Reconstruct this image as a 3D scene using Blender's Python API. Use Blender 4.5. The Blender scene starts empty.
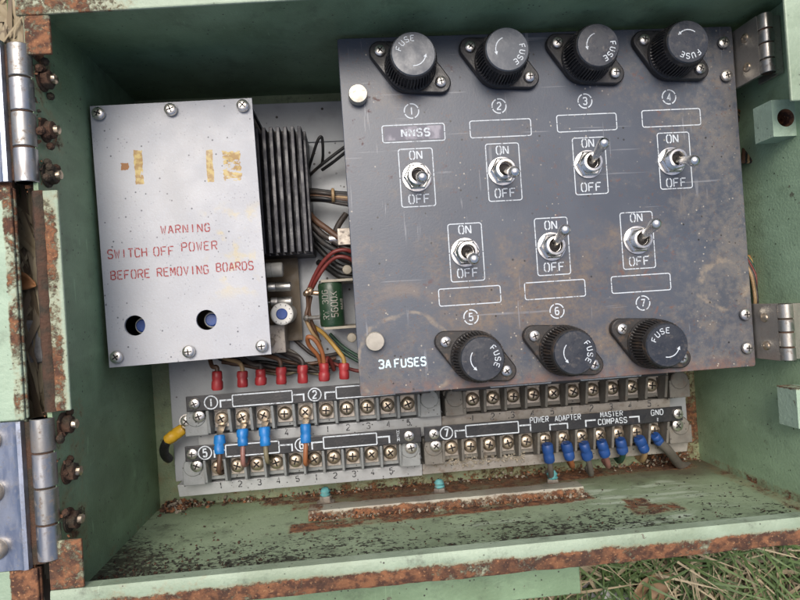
import bpy, bmesh, math, random
from mathutils import Vector, Matrix, noise as mnoise
R_ = math.radians
random.seed(7)
scene = bpy.context.scene
col = scene.collection

# ------------------------------------------------------------------ camera
FPX, CAM_H, ROLL, NX, NY = 604.0, 0.36, 0.0662, 353.6, 308.2
_c, _s = math.cos(ROLL), math.sin(ROLL)
_R, _U, _F = Vector((_c, -_s, 0)), Vector((_s, _c, 0)), Vector((0, 0, -1))
_t = math.atan((400 - NX) / FPX)
_F2, _R2 = math.cos(_t) * _F + math.sin(_t) * _R, math.cos(_t) * _R - math.sin(_t) * _F
_t2 = math.atan((NY - 300) / FPX * math.cos(_t))
CF = (math.cos(_t2) * _F2 + math.sin(_t2) * _U).normalized()
CU = (math.cos(_t2) * _U - math.sin(_t2) * _F2).normalized()
CR = _R2.normalized()
cam_d = bpy.data.cameras.new('camera'); cam = bpy.data.objects.new('camera', cam_d); col.objects.link(cam)
cam_d.sensor_width = 36; cam_d.lens = 36 * FPX / 800; cam_d.clip_start = 0.005; cam_d.clip_end = 100
m = Matrix.Identity(4)
for i, v in enumerate((CR, CU, -CF)):
    for k in range(3): m[k][i] = v[k]
m[2][3] = CAM_H
cam.matrix_world = m
scene.camera = cam

# ------------------------------------------------------------------ light
SUN = Vector((-0.13, 0.36, 0.92)).normalized()
w = bpy.data.worlds.new('World'); scene.world = w; w.use_nodes = True
nt = w.node_tree; bg = nt.nodes['Background']
sky = nt.nodes.new('ShaderNodeTexSky'); sky.sky_type = 'NISHITA'; sky.sun_disc = False
sky.sun_elevation = math.asin(SUN.z); sky.sun_rotation = math.atan2(SUN.x, SUN.y)
nt.links.new(sky.outputs[0], bg.inputs[0]); bg.inputs[1].default_value = 0.11
sky.dust_density = 6.0; sky.air_density = 0.8; sky.ozone_density = 0.6
sd = bpy.data.lights.new('sun', 'SUN'); sd.energy = 1.5; sd.angle = R_(34); sd.color = (1, 0.97, 0.92)
so = bpy.data.objects.new('sun', sd); col.objects.link(so)
so.rotation_euler = (-SUN).to_track_quat('-Z', 'Y').to_euler()
scene.view_settings.view_transform = 'Standard'; scene.view_settings.look = 'None'
scene.view_settings.exposure = 0.62; scene.view_settings.gamma = 1
scene.render.engine = 'CYCLES'; scene.cycles.max_bounces = 6

# ------------------------------------------------------------------ picture to place
def ray(px, py): return CF + CR * ((px - 400) / FPX) - CU * ((py - 300) / FPX)
CP = Vector((0, 0, CAM_H))
def P(px, py, z):
    d = ray(px, py); return CP + d * ((z - CAM_H) / d.z)
def Pax(px, py, ax, val):
    d = ray(px, py); return CP + d * ((val - CP[ax]) / d[ax])
def S(z): return (CAM_H - z) / FPX      # metres per pixel at height z

# ------------------------------------------------------------------ materials
def lin(h):
    h = h.lstrip('#'); o = []
    for i in (0, 2, 4):
        c = int(h[i:i + 2], 16) / 255; o.append(c / 12.92 if c <= .04045 else ((c + .067) / 1.067) ** 2.4)
    return tuple(o)
class Mat:
    def __init__(s, name):
        s.m = bpy.data.materials.new(name); s.m.use_nodes = True; s.t = s.m.node_tree; s.b = s.t.nodes['Principled BSDF']
        s._pos = None
    def n(s, typ, **kw):
        o = s.t.nodes.new(typ)
        for k, v in kw.items(): setattr(o, k, v)
        return o
    def plug(s, sock, v):
        if isinstance(v, bpy.types.NodeSocket): s.t.links.new(v, sock)
        elif isinstance(v, (tuple, list)) and len(v) == 3 and sock.type == 'RGBA': sock.default_value = (*v, 1)
        else: sock.default_value = v
    def pos(s):
        if s._pos is None: s._pos = s.n('ShaderNodeNewGeometry').outputs['Position']
        return s._pos
    def vm(s, op, a, b):
        o = s.n('ShaderNodeVectorMath', operation=op); s.plug(o.inputs[0], a); s.plug(o.inputs[1], b); return o.outputs[0]
    def noise(s, scale, detail=4, stretch=None, rough=.55, off=0, dist=0):
        v = s.pos()
        if stretch: v = s.vm('MULTIPLY', v, stretch)
        if off: v = s.vm('ADD', v, (off, off * .7, off * 1.3))
        o = s.n('ShaderNodeTexNoise'); s.plug(o.inputs['Vector'], v)
        o.inputs['Scale'].default_value = scale; o.inputs['Detail'].default_value = detail; o.inputs['Roughness'].default_value = rough
        o.inputs['Distortion'].default_value = dist
        return o.outputs['Fac']
    def vor(s, scale, stretch=None, rnd=1, off=0):
        v = s.pos()
        if stretch: v = s.vm('MULTIPLY', v, stretch)
        if off: v = s.vm('ADD', v, (off, off, off))
        o = s.n('ShaderNodeTexVoronoi'); s.plug(o.inputs['Vector'], v); o.inputs['Scale'].default_value = scale; o.inputs['Randomness'].default_value = rnd
        return o.outputs['Distance']
    def mp(s, v, a, b, lo=0., hi=1., smooth=True):
        o = s.n('ShaderNodeMapRange', interpolation_type='SMOOTHSTEP' if smooth else 'LINEAR'); o.clamp = True
        s.plug(o.inputs[0], v)
        for i, x in zip((1, 2, 3, 4), (a, b, lo, hi)): o.inputs[i].default_value = x
        return o.outputs[0]
    def ma(s, op, a, b=0.0):
        o = s.n('ShaderNodeMath', operation=op); s.plug(o.inputs[0], a); s.plug(o.inputs[1], b); return o.outputs[0]
    def mul(s, a, b): return s.ma('MULTIPLY', a, b)
    def add(s, a, b): return s.ma('ADD', a, b)
    def mx(s, a, b): return s.ma('MAXIMUM', a, b)
    def mix(s, f, a, b):
        o = s.n('ShaderNodeMix', data_type='RGBA'); s.plug(o.inputs[0], f); s.plug(o.inputs[6], a); s.plug(o.inputs[7], b); return o.outputs[2]
    def box(s, c, h, soft):
        d = s.vm('SUBTRACT', s.pos(), tuple(c)); a = s.n('ShaderNodeVectorMath', operation='ABSOLUTE'); s.plug(a.inputs[0], d)
        e = s.vm('SUBTRACT', a.outputs[0], tuple(h)); q = s.n('ShaderNodeSeparateXYZ'); s.plug(q.inputs[0], e)
        return s.mp(s.mx(s.mx(q.outputs[0], q.outputs[1]), q.outputs[2]), soft, 0, 0, 1)
    def axis(s, i):
        q = s.n('ShaderNodeSeparateXYZ'); s.plug(q.inputs[0], s.pos()); return q.outputs[i]
    def done(s, color, rough=.5, metal=0., bump=None, bs=.5, bd=.0004, spec=.5, coat=0):
        s.plug(s.b.inputs['Base Color'], color); s.plug(s.b.inputs['Roughness'], rough); s.plug(s.b.inputs['Metallic'], metal)
        s.b.inputs['Specular IOR Level'].default_value = spec
        if coat: s.b.inputs['Coat Weight'].default_value = coat
        if bump is not None:
            o = s.n('ShaderNodeBump'); o.inputs['Strength'].default_value = bs; o.inputs['Distance'].default_value = bd
            s.plug(o.inputs['Height'], bump); s.t.links.new(o.outputs[0], s.b.inputs['Normal'])
        return s.m
BIG = 9.
RUST = [(.24, .105, .048), (.075, .034, .020), (.36, .19, .09)]
def rust_col(M):
    a = M.noise(260, 6, off=3); b = M.noise(900, 3, off=9)
    c = M.mix(M.mp(a, .38, .62), RUST[0], RUST[1])
    c = M.mix(M.mul(M.mp(M.noise(75, 5, off=21), .47, .70), .7), c, (.055, .032, .022))
    return M.mix(M.mp(b, .58, .72), c, RUST[2])
def painted(name, base, base2, zones=(), amount=.0, speck=.5, rough=.5, faded=None, fade_zone=None, grime=.3, extra=None):
    """old enamel: tone drift, grime, dark specks, rust breaking through inside the given zones"""
    M = Mat(name)
    c = M.mix(M.mp(M.noise(28, 5), .35, .68), base, base2)
    br = M.noise(150, 6, stretch=(.35, .8, .2), off=31); c = M.mix(M.mul(M.mp(br, .46, .68), .28), c, tuple(min(1, x * 1.3) for x in base))
    c = M.mix(M.mul(M.mp(M.noise(17, 7, rough=.66, off=23), .48, .66), .42), c, tuple(x * .55 for x in base2[:2]) + (base2[2] * .45,))
    sc = M.mul(M.mp(M.noise(1400, 2, stretch=(1, .03, .12), off=27), .67, .71), M.mp(M.noise(26, 2, off=28), .52, .6)); c = M.mix(M.mul(sc, .28), c, tuple(min(1, x * 1.9) for x in base))
    if faded: c = M.mix(M.mul(fade_zone(M), M.mp(M.noise(60, 5, off=4), .3, .6, .55, 1)), c, faded)
    g = M.mul(M.mp(M.noise(90, 8, rough=.7, off=2), .52, .72), grime)
    c = M.mix(g, c, (.045, .05, .035))
    if speck:
        sp = M.mul(M.mp(M.vor(330, off=5), .17, .10), M.mp(M.noise(120, 2, off=7), .5, .6))
        c = M.mix(M.mul(sp, speck), c, (.03, .028, .02))
    if extra: c = extra(M, c)
    ch = M.mul(M.mp(M.noise(210, 4, rough=.6, off=33), .665, .685), M.mp(M.noise(24, 3, off=34), .46, .6)); c = M.mix(M.mul(ch, .8), c, (.10, .085, .06))
    r = M.mp(M.noise(45, 3, off=8), .3, .8, 0, amount) if amount else 0.0
    for cc, hh, soft, st in zones: r = M.mx(r, M.mul(M.box(cc, hh, soft), st))
    nn = M.add(M.mul(M.noise(75, 9, rough=.74, off=1), .66), M.mul(M.noise(480, 5, rough=.75, off=6), .34))
    rm = M.mp(M.add(nn, r), .98, 1.06)
    c2 = M.mix(rm, c, rust_col(M))
    halo = M.mul(M.mp(M.add(nn, r), .88, 1.0), .35)
    c = M.mix(halo, c, (.26, .15, .06)); c2 = M.mix(rm, c, rust_col(M))
    h = M.add(M.mul(M.noise(800, 4), .3), M.mul(rm, M.add(M.noise(300, 6, rough=.7, off=3), .35)))
    return M.done(c2, M.mix(rm, (rough,) * 3, (.9,) * 3), 0, h, .7, .0012)
def plastic(name, color, rough=.45, var=.25, grime=.4, gcol=(.10, .085, .065), bump=.2, speck=0):
    M = Mat(name)
    c = M.mix(M.mp(M.noise(140, 4), .3, .7), color, tuple(x * (1 - var) for x in color))
    c = M.mix(M.mul(M.mp(M.noise(210, 7, rough=.7, off=2), .5, .72), grime), c, gcol)
    if speck: c = M.mix(M.mul(M.mp(M.vor(420, off=3), .2, .12), M.mp(M.noise(150, 2), .5, .56)), c, (.02, .018, .015))
    return M.done(c, M.mp(M.noise(160, 3, off=4), .3, .7, rough - .08, rough + .15), 0, M.noise(900, 3), bump, .0004)
def metal(name, color, rough=.3, dirt=.4, dcol=(.09, .06, .035), met=1.0, bump=.15, stretch=None):
    M = Mat(name)
    d = M.mul(M.mp(M.noise(380, 6, rough=.7), .5, .68), dirt)
    d = M.mx(d, M.mul(M.mp(M.noise(70, 5, off=4), .5, .75), dirt * .8))
    c = M.mix(d, color, dcol)
    return M.done(c, M.mx(M.mp(M.noise(300, 4, stretch=stretch, off=2), .3, .7, rough - .08, rough + .12), M.mul(d, .8)), M.mp(d, 0, 1, met, .1, False), M.noise(700, 3, stretch=stretch), bump, .0003)
def flat(name, color, rough=.6, metal=0): return Mat(name).done(color, rough, metal)

BX0, BX1, BY0, BY1, ZF = -.1185, .2072, -.1075, .1285, .118
PZ = .078
G_IN_SHADE, G_IN_SHADE2 = (.205, .305, .182), (.155, .235, .135)  # same paint as the rims, darkened for the shade inside the box
G_OUT, G_OUT2 = (.31, .385, .285), (.24, .31, .22)

def fl(px, py): return Pax(px, py, 1, BY0)
def floor_extra(M, c):
    x, z = M.axis(0), M.axis(2)
    # pale rubbed smears
    wv = M.noise(26, 5, stretch=(.35, 1, 1.6), dist=1.6, off=3)
    sm = M.mul(M.mp(wv, .50, .62), M.mul(M.mp(x, .0, .07), M.mp(x, .20, .16)))
    sm = M.mul(sm, M.mp(M.noise(240, 4, stretch=(.3, 1, 1)), .35, .6))
    c = M.mix(M.mul(sm, .95), c, (.45, .53, .41))
    # brown stain in front of the back wall
    st = M.mul(M.mp(M.add(z, M.mul(M.noise(40, 5), .05)), .068, .030), M.mp(M.add(x, M.mul(M.noise(50, 3), .04)), -.02, .02))
    c = M.mix(M.mul(st, .88), c, (.085, .06, .04))
    # dark flakes and dirt, thick along the front lip and in the left corner
    fk = M.add(M.mul(M.noise(230, 5, stretch=(.7, 1, 1.0), rough=.65, off=2), .42), M.mul(M.noise(760, 4, stretch=(.65, 1, 1.1), rough=.6, off=7), .58))
    near = M.mx(M.mp(z, .035, .112), M.mul(M.mp(x, -.05, -.115), M.mp(z, .01, .08)))
    lev = M.mul(near, M.mp(M.noise(22, 4, off=9), .3, .62, .35, 1.))
    fm = M.mp(M.add(fk, M.mul(lev, .17)), .60, .645)
    c = M.mix(M.mul(fm, .93), c, (.018, .017, .012))
    c = M.mix(M.mul(M.mp(lev, .55, 1.0), .45), c, (.06, .055, .035))
    return c
zones_in = []
a = fl(655, 508)
fz = [((a.x, BY0, a.z), (.010, .01, .0045), .010, .56), ((a.x - .004, BY0, a.z - .008), (.004, .01, .006), .008, .56)]
for px in range(310, 590, 24):
    b = fl(px, 527 - (px - 310) * .112); fz.append(((b.x, BY0, b.z), (.008, .01, .004), .008, .56))
    b = fl(px, 506 - (px - 310) * .112); fz.append(((b.x, BY0, b.z), (.008, .01, .004), .008, .52))
fz.append(((.07, BY0, .003), (.125, .01, .010), .012, .55)); fz.append(((-.05, BY0, .002), (.07, .01, .003), .006, .5))
fz.append(((BX1, BY0, .06), (.006, .01, .06), .010, .46))
MT = {}
MT['floor'] = painted('old_green_paint_floor', (.275, .35, .225), (.21, .275, .17), fz, speck=1, grime=.6, extra=floor_extra, rough=.6)
MT['inside'] = painted('green_paint_inside_shaded', G_IN_SHADE, G_IN_SHADE2, [((BX0, Pax(52, 79, 0, BX0).y, ZF - .012), (.004, .005, .006), .012, .42), ((BX0, Pax(55, 130, 0, BX0).y - .002, ZF - .014), (.004, .007, .008), .012, .44), ((BX0, Pax(57, 178, 0, BX0).y, ZF - .012), (.004, .006, .006), .012, .42), ((BX0, Pax(73, 426, 0, BX0).y - .002, ZF - .012), (.004, .006, .008), .012, .42), ((BX0, Pax(77, 474, 0, BX0).y - .002, ZF - .014), (.004, .006, .008), .012, .42), ((BX0, Pax(79, 522, 0, BX0).y - .002, ZF - .014), (.004, .007, .009), .014, .46), ((BX0, .11, ZF - .012), (.004, .022, .012), .012, .40), ((BX0, -.07, ZF - .014), (.004, .04, .012), .012, .38), ((.15, BY0, .0), (.3, .003, .2), .006, .40), ((BX1, BY0 + .004, .035), (.01, .006, .006), .012, .46)], grime=.34, speck=1)
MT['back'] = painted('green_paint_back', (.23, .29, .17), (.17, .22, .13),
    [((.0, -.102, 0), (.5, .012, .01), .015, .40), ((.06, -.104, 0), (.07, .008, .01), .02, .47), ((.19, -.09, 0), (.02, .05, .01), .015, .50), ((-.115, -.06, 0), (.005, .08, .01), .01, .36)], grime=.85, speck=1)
MT['right'] = painted('green_paint_right_wall_lit', (.31, .44, .285), (.255, .37, .235), [((BX1, BY0, .04), (.01, .003, .06), .005, .47), (tuple(Pax(752, 483, 0, BX1)), (.004, .0008, .002), .011, .58)], grime=.3, speck=.9)  # lit copy of the inside paint: lighter base for the light this wall catches
MT['flange'] = painted('pale_green_paint', G_OUT, G_OUT2, [], amount=.2, grime=.15, speck=.7, rough=.45)
x_lf = BX0 - .0045
MT['left_flange'] = painted('pale_green_paint_rusty_edge', G_OUT, G_OUT2, [((P(44, 300, ZF).x, .0, ZF), (.0046, .05, .02), .0065, .52), ((BX0 - .001, .105, ZF), (.020, .050, .02), .004, .56), ((BX0, -.13, ZF), (.02, .048, .02), .004, .56), ((BX0 + .003, P(50, 190, ZF).y, ZF), (.006, .003, .01), .006, .5)], amount=.22, grime=.3, speck=.9)
lp = P(400, 590, ZF).y; lip_out0 = P(440, 583, ZF).y
MT['lip'] = painted('pale_green_paint_rusty_lip', G_OUT, G_OUT2, [((.05, lip_out0 + .0026, ZF), (.4, .0026, .02), .0070, .60), ((.09, lp + .003, ZF), (.03, .004, .01), .008, .46), ((-.09, lp + .002, ZF), (.02, .006, .01), .02, .42)], amount=.34, grime=.55, speck=1)
MT['top_flange'] = painted('pale_green_paint_top', G_OUT, G_OUT2, [((-.105, .13, ZF), (.018, .04, .02), .035, .5)], amount=.2, grime=.15, speck=.6)
MT['door_paint'] = painted('mint_paint_door', (.33, .435, .32), (.28, .38, .28), [((P(17, 300, ZF).x - .0005, 0, ZF), (.0022, .4, .02), .003, .5), ((P(5, 188, ZF).x, P(5, 188, ZF).y, ZF), (.01, .003, .02), .006, .55), ((P(30, 588, ZF).x, P(30, 588, ZF).y, ZF), (.006, .02, .05), .003, .62)], amount=.26, grime=.3, speck=.9)
MT['block'] = painted('green_paint_block', (.33, .44, .34), (.28, .38, .29), [((P(790, 389, .103).x, P(790, 389, .103).y, .1), (.012, .0012, .02), .002, .5)], amount=.26, grime=.25, speck=.6)
MT['rust'] = (lambda M: M.done(rust_col(M), .92, 0, M.noise(600, 5), .9, .001))(Mat('rust'))
MT['dark_rust'] = (lambda M: M.done(M.mix(M.mp(M.noise(120, 6), .4, .62), (.07, .035, .02), (.035, .028, .018)), .9, 0, M.noise(600, 5), .9, .001))(Mat('dark_rust'))

# panel
def mk_panel():
    M = Mat('panel_dark_enamel')
    c = M.mix(M.mp(M.noise(30, 4), .3, .7), (.050, .061, .082), (.066, .078, .100))
    x, y = M.axis(0), M.axis(1)
    dz = M.mx(M.mul(M.mp(x, .09, .20), .17), M.mul(M.mp(y, .006, -.04), .16))
    n1 = M.add(M.mul(M.noise(48, 9, rough=.75, off=2), .6), M.mul(M.noise(330, 6, rough=.7, off=5), .4))
    dust = M.mp(M.add(n1, dz), .57, .78)
    c = M.mix(M.mul(dust, .52), c, (.19, .165, .135))
    haze = M.mul(M.mp(M.noise(20, 5, off=6), .42, .72), M.mp(y, .025, -.02))
    c = M.mix(M.mul(haze, .20), c, (.15, .13, .11))
    # tide ring left by water round the loose end
    q = P(405, 362, PZ); d = M.vm('SUBTRACT', M.pos(), (q.x, q.y, PZ)); ln = M.n('ShaderNodeVectorMath', operation='LENGTH'); M.plug(ln.inputs[0], d)
    rr_ = M.add(ln.outputs['Value'], M.mul(M.noise(60, 4, off=4), .012))
    q2 = P(722, 285, PZ); d2 = M.vm('SUBTRACT', M.pos(), (q2.x, q2.y, PZ)); l2 = M.n('ShaderNodeVectorMath', operation='LENGTH'); M.plug(l2.inputs[0], d2)
    r2 = M.add(l2.outputs['Value'], M.mul(M.noise(90, 4, off=7), .012))
    ring = M.mx(M.mp(M.ma('ABSOLUTE', M.ma('SUBTRACT', rr_, .0285)), .0016, .0002), M.mp(M.ma('ABSOLUTE', M.ma('SUBTRACT', r2, .0175)), .0022, .0003))
    ring = M.mul(ring, M.mp(M.noise(170, 5, off=1), .40, .64))
    c = M.mix(M.mul(ring, .6), c, (.27, .22, .16))
    arc = M.mul(M.mp(M.ma('ABSOLUTE', M.ma('SUBTRACT', rr_, .040)), .006, .001), M.mul(M.mp(y, -.004, .006), M.mp(M.noise(120, 6, off=12), .36, .6)))
    c = M.mix(M.mul(arc, .5), c, (.19, .14, .10))
    # rust-red blotches and specks
    rb = M.mul(M.mp(M.noise(200, 5, rough=.65, off=5), .60, .70), M.mp(M.noise(24, 3, off=15), .44, .62))
    c = M.mix(M.mul(rb, .6), c, (.15, .065, .045))
    ob = M.mul(M.mp(M.add(M.noise(42, 8, rough=.75, off=41), M.mul(M.box((P(540, 305, PZ).x, P(540, 305, PZ).y, PZ), (.030, .004, .02), .045), .17)), .52, .76), .8)
    ob = M.mul(ob, M.mp(M.noise(380, 6, rough=.75, off=43), .36, .62, .25, 1))
    c = M.mix(M.mul(ob, .8), c, (.19, .135, .085))
    for st_, o_ in (((.03, 1, 1), 51), ((1, .05, 1), 52)):
        sk_ = M.mul(M.mp(M.noise(520, 2, stretch=st_, off=o_), .665, .70), M.mp(M.noise(30, 2, off=o_ + 3), .50, .6)); c = M.mix(M.mul(sk_, .5), c, (.22, .23, .25))
    pit = M.mul(M.mp(M.noise(620, 5, rough=.7, off=61), .585, .66), M.mp(M.noise(45, 4, off=62), .36, .58)); c = M.mix(M.mul(pit, .75), c, (.10, .055, .04))
    edge = M.mul(M.mp(y, -.033, -.0405), M.mp(M.noise(240, 6, rough=.7, off=8), .35, .62))
    c = M.mix(M.mul(edge, .75), c, (.17, .095, .07))
    sp = M.mul(M.mp(M.add(M.vor(330, off=3), M.mul(M.noise(900, 2), .12)), .22, .15), M.mp(M.noise(60, 3, off=4), .52, .62))
    c = M.mix(M.mul(sp, .7), c, (.42, .38, .31))
    sk = M.mul(M.mp(M.vor(200, off=8), .13, .07), M.mp(M.noise(70, 2, off=14), .5, .56))
    c = M.mix(M.mul(sk, .9), c, (.01, .009, .008))
    fine = M.mul(M.mp(M.noise(1100, 3, off=2), .6, .72), M.mp(M.add(n1, dz), .5, .8))
    c = M.mix(M.mul(fine, .5), c, (.26, .22, .17))
    return M.done(c, M.mp(M.mx(dust, M.mul(rb, 1.)), 0, 1, .38, .75), 0, M.add(M.mul(M.noise(1300, 3), .4), M.mul(dust, .3)), .35, .0003, .5)
MT['panel'] = mk_panel()
MT['ink'] = (lambda M: M.done(M.mix(M.mp(M.add(M.mul(M.noise(1000, 5, rough=.75), .7), M.mul(M.noise(130, 3, off=5), .3)), .50, .64), (.52, .57, .61), (.12, .12, .13)), .6))(Mat('white_ink'))
MT['ink_blue'] = (lambda M: M.done(M.mix(M.mp(M.noise(800, 4), .6, .72), (.55, .72, .78), (.16, .18, .2)), .6))(Mat('pale_blue_ink'))
MT['ink_red'] = (lambda M: M.done(M.mix(M.mp(M.add(M.noise(700, 6, rough=.75), M.mul(M.mp(M.axis(1), .022, .008), .05)), .50, .66), (.27, .032, .034), (.45, .38, .39)), .6))(Mat('red_stencil_ink'))
MT['ink_black'] = (lambda M: M.done(M.mix(M.mp(M.noise(700, 5), .5, .65), (.03, .03, .035), (.3, .3, .3)), .6))(Mat('black_ink'))
# cover
def mk_cover():
    M = Mat('cover_pale_enamel')
    c = M.mix(M.mp(M.noise(22, 4), .3, .7), (.405, .415, .435), (.365, .375, .40))
    c = M.mix(M.mul(M.mp(M.noise(900, 3, off=3), .45, .75), .35), c, (.42, .46, .50))
    st = M.mul(M.mp(M.noise(130, 5, off=12), .52, .66), M.box((P(236, 250, .067).x, P(236, 250, .067).y, .067), (.006, .014, .02), .012))
    c = M.mix(M.mul(st, .6), c, (.50, .42, .22))
    for px, py, hx, hy, k, stv in ((139, 167, .0017, .0085, .34, (1.2, .6, 1)), (210, 166, .0011, .0080, .36, (1.6, .3, 1)), (232, 166, .0050, .0078, .235, (.7, 1.5, 1))):
        q = P(px, py, .067)
        rs = M.mp(M.add(M.noise(210, 5, stretch=stv, rough=.72, off=px * .01), M.mul(M.box((q.x, q.y, .067), (hx * .72, hy * .86, .02), .0016), k)), .68, .71)
        rs = M.mul(rs, M.box((q.x, q.y, .067), (hx + .0004, hy + .0004, .02), .0012))
        c = M.mix(rs, c, M.mix(M.mp(M.noise(400, 4), .4, .6), (.46, .36, .14), (.30, .19, .067)))
    q = P(124.5, 166.5, .067)
    c = M.mix(M.mp(M.add(M.noise(300, 4), M.mul(M.box((q.x, q.y, .067), (.0001, .0001, .02), .0030), .55)), .74, .82), c, (.26, .11, .03))
    s1 = M.mul(M.mp(M.vor(290, off=2), .15, .09), M.mp(M.noise(90, 2, off=3), .47, .55))
    c = M.mix(M.mul(s1, .9), c, (.07, .075, .09))
    s2 = M.mul(M.mp(M.vor(620, off=6), .22, .14), M.mp(M.noise(110, 2, off=6), .48, .6))
    c = M.mix(M.mul(s2, .5), c, (.16, .17, .20))
    sm = M.mul(M.mp(M.noise(38, 6, off=17, stretch=(1, .5, 1)), .5, .72), .22)
    c = M.mix(sm, c, (.40, .39, .37))
    return M.done(c, M.mp(M.noise(60, 4, off=3), .3, .7, .42, .62), 0, M.add(M.noise(1200, 3), M.mul(M.noise(50, 3), .6)), .25, .0003)
MT['cover'] = mk_cover()
MT['plate'] = (lambda M: M.done(M.mix(M.mul(M.mp(M.vor(170, off=2), .15, .10), M.mp(M.noise(70, 2), .46, .54)), M.mix(M.mul(M.mp(M.noise(60, 6, off=3), .45, .75), .5), (.34, .36, .38), (.20, .205, .205)), (.03, .025, .02)), .45, .1, M.noise(900, 3), .2, .0003))(Mat('mounting_plate_grey'))
MT['black'] = plastic('black_bakelite', (.016, .016, .018), .34, .2, .25, (.10, .08, .06))
MT['cap_sky'] = (lambda M: M.done(M.mix(M.mul(M.mp(M.noise(420, 6, rough=.7), .5, .75), .45), (.042, .052, .068), (.15, .165, .18)), M.mp(M.noise(200, 4, off=2), .3, .7, .3, .5), 0, M.noise(900, 3), .2, .0002, .6))(Mat('sky_sheen_cap_face'))  # bluer base holds the sky's reflection; the pale mottling is wear
MT['cap_dark'] = (lambda M: M.done(M.mix(M.mul(M.mp(M.noise(420, 6, rough=.7), .52, .75), .5), (.020, .024, .032), (.15, .13, .11)), M.mp(M.noise(200, 4, off=2), .3, .7, .22, .42), 0, M.noise(900, 3), .2, .0002, .6))(Mat('black_cap_face'))
MT['brown_black'] = plastic('dusty_black_knurl', (.022, .020, .019), .45, .2, .75, (.12, .075, .045))
MT['chrome'] = metal('nickel_plate', (.80, .78, .74), .20, .25, (.16, .13, .09))
MT['screw'] = metal('screw_steel', (.72, .69, .64), .30, .40)
MT['tscrew'] = metal('tarnished_terminal_screw', (.56, .47, .36), .36, .75, (.12, .075, .045))
MT['slot'] = flat('recess_dark', (.012, .010, .009), .9)  # near-black in place of the shade in a screw's cross recess
MT['tplate'] = metal('terminal_plate_tarnished', (.40, .36, .31), .5, .8, (.10, .075, .067), .6)
MT['steel'] = metal('hinge_steel', (.36, .36, .345), .42, .85, (.13, .09, .06), stretch=(1, .15, 1))
MT['steel_blue'] = metal('door_plate_steel', (.36, .40, .48), .38, .6, (.12, .11, .10), stretch=(1, .2, 1))
MT['hinge_brown'] = metal('panel_hinge_steel', (.46, .44, .40), .36, .55, (.15, .10, .06), .9, stretch=(1, .15, 1))
MT['button'] = metal('button_nickel', (.56, .54, .48), .5, .6, (.22, .19, .13), .75)
MT['button_cream'] = plastic('cream_button', (.40, .37, .31), .55, .2, .5)
MT['block_grey'] = plastic('terminal_grey', (.23, .245, .245), .5, .2, .45, (.13, .11, .09), .25, 1)
MT['block_dirty'] = plastic('terminal_grey_dirty', (.165, .155, .135), .65, .3, .95, (.12, .09, .065), .3, 1)
MT['band'] = plastic('number_band', (.40, .415, .42), .5, .12, .25, (.16, .13, .10), .2, 1)
MT['band_dirty'] = plastic('number_band_dirty', (.32, .30, .27), .65, .25, .9, (.17, .13, .10), .3, 1)
MT['strip'] = plastic('label_strip_black', (.016, .017, .019), .38, .2, .3, (.09, .07, .067))
MT['red'] = plastic('red_crimp', (.34, .028, .032), .45, .3, .4, (.16, .03, .03))
MT['blue'] = plastic('blue_crimp', (.012, .17, .48), .40, .2, .12, (.03, .06, .12))
MT['dblue'] = plastic('deep_blue_crimp', (.012, .06, .23), .5, .25, .35, (.05, .06, .09))
MT['tin'] = metal('tinned_lug', (.66, .64, .60), .38, .3)
MT['fin'] = plastic('black_anodised', (.009, .010, .018), .42, .2, .18, (.07, .07, .10))
def wirem(n, c, r=.5): MT[n] = plastic('wire_' + n, c, r, .2, .35, (.07, .05, .035))
for n, c in dict(w_black=(.012, .012, .012), w_brown=(.09, .045, .025), w_red=(.15, .022, .018), w_orange=(.30, .11, .04), w_yellow=(.36, .22, .05), w_green=(.018, .06, .035), w_grey=(.12, .11, .095), w_pink=(.27, .13, .11), w_olive=(.17, .15, .09), w_tan=(.33, .22, .11), w_dark=(.035, .028, .024)).items(): wirem(n, c)
MT['yellow'] = plastic('yellow_crimp', (.56, .33, .02), .4, .2, .35, (.18, .09, .02))
MT['res_green'] = plastic('resistor_green', (.016, .045, .022), .35, .2, .3, (.07, .07, .04))
MT['ceramic'] = plastic('pale_bracket', (.30, .27, .21), .55, .2, .4)
MT['white_plastic'] = plastic('white_plastic', (.66, .66, .62), .4, .1, .2)
MT['trim_blue'] = plastic('trimmer_blue', (.015, .06, .26), .4, .2, .2)
MT['can'] = metal('capacitor_can', (.45, .45, .43), .4, .4)
MT['turq'] = plastic('turquoise_paint', (.10, .33, .34), .7, .35, .7, (.22, .24, .20), .6)
MT['label_tape'] = (lambda M: M.done(M.mix(M.mp(M.noise(130, 4, stretch=(1, .5, 1)), .45, .6), (.10, .10, .13), (.26, .25, .29)), .5))(Mat('purple_grey_tape'))

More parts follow.
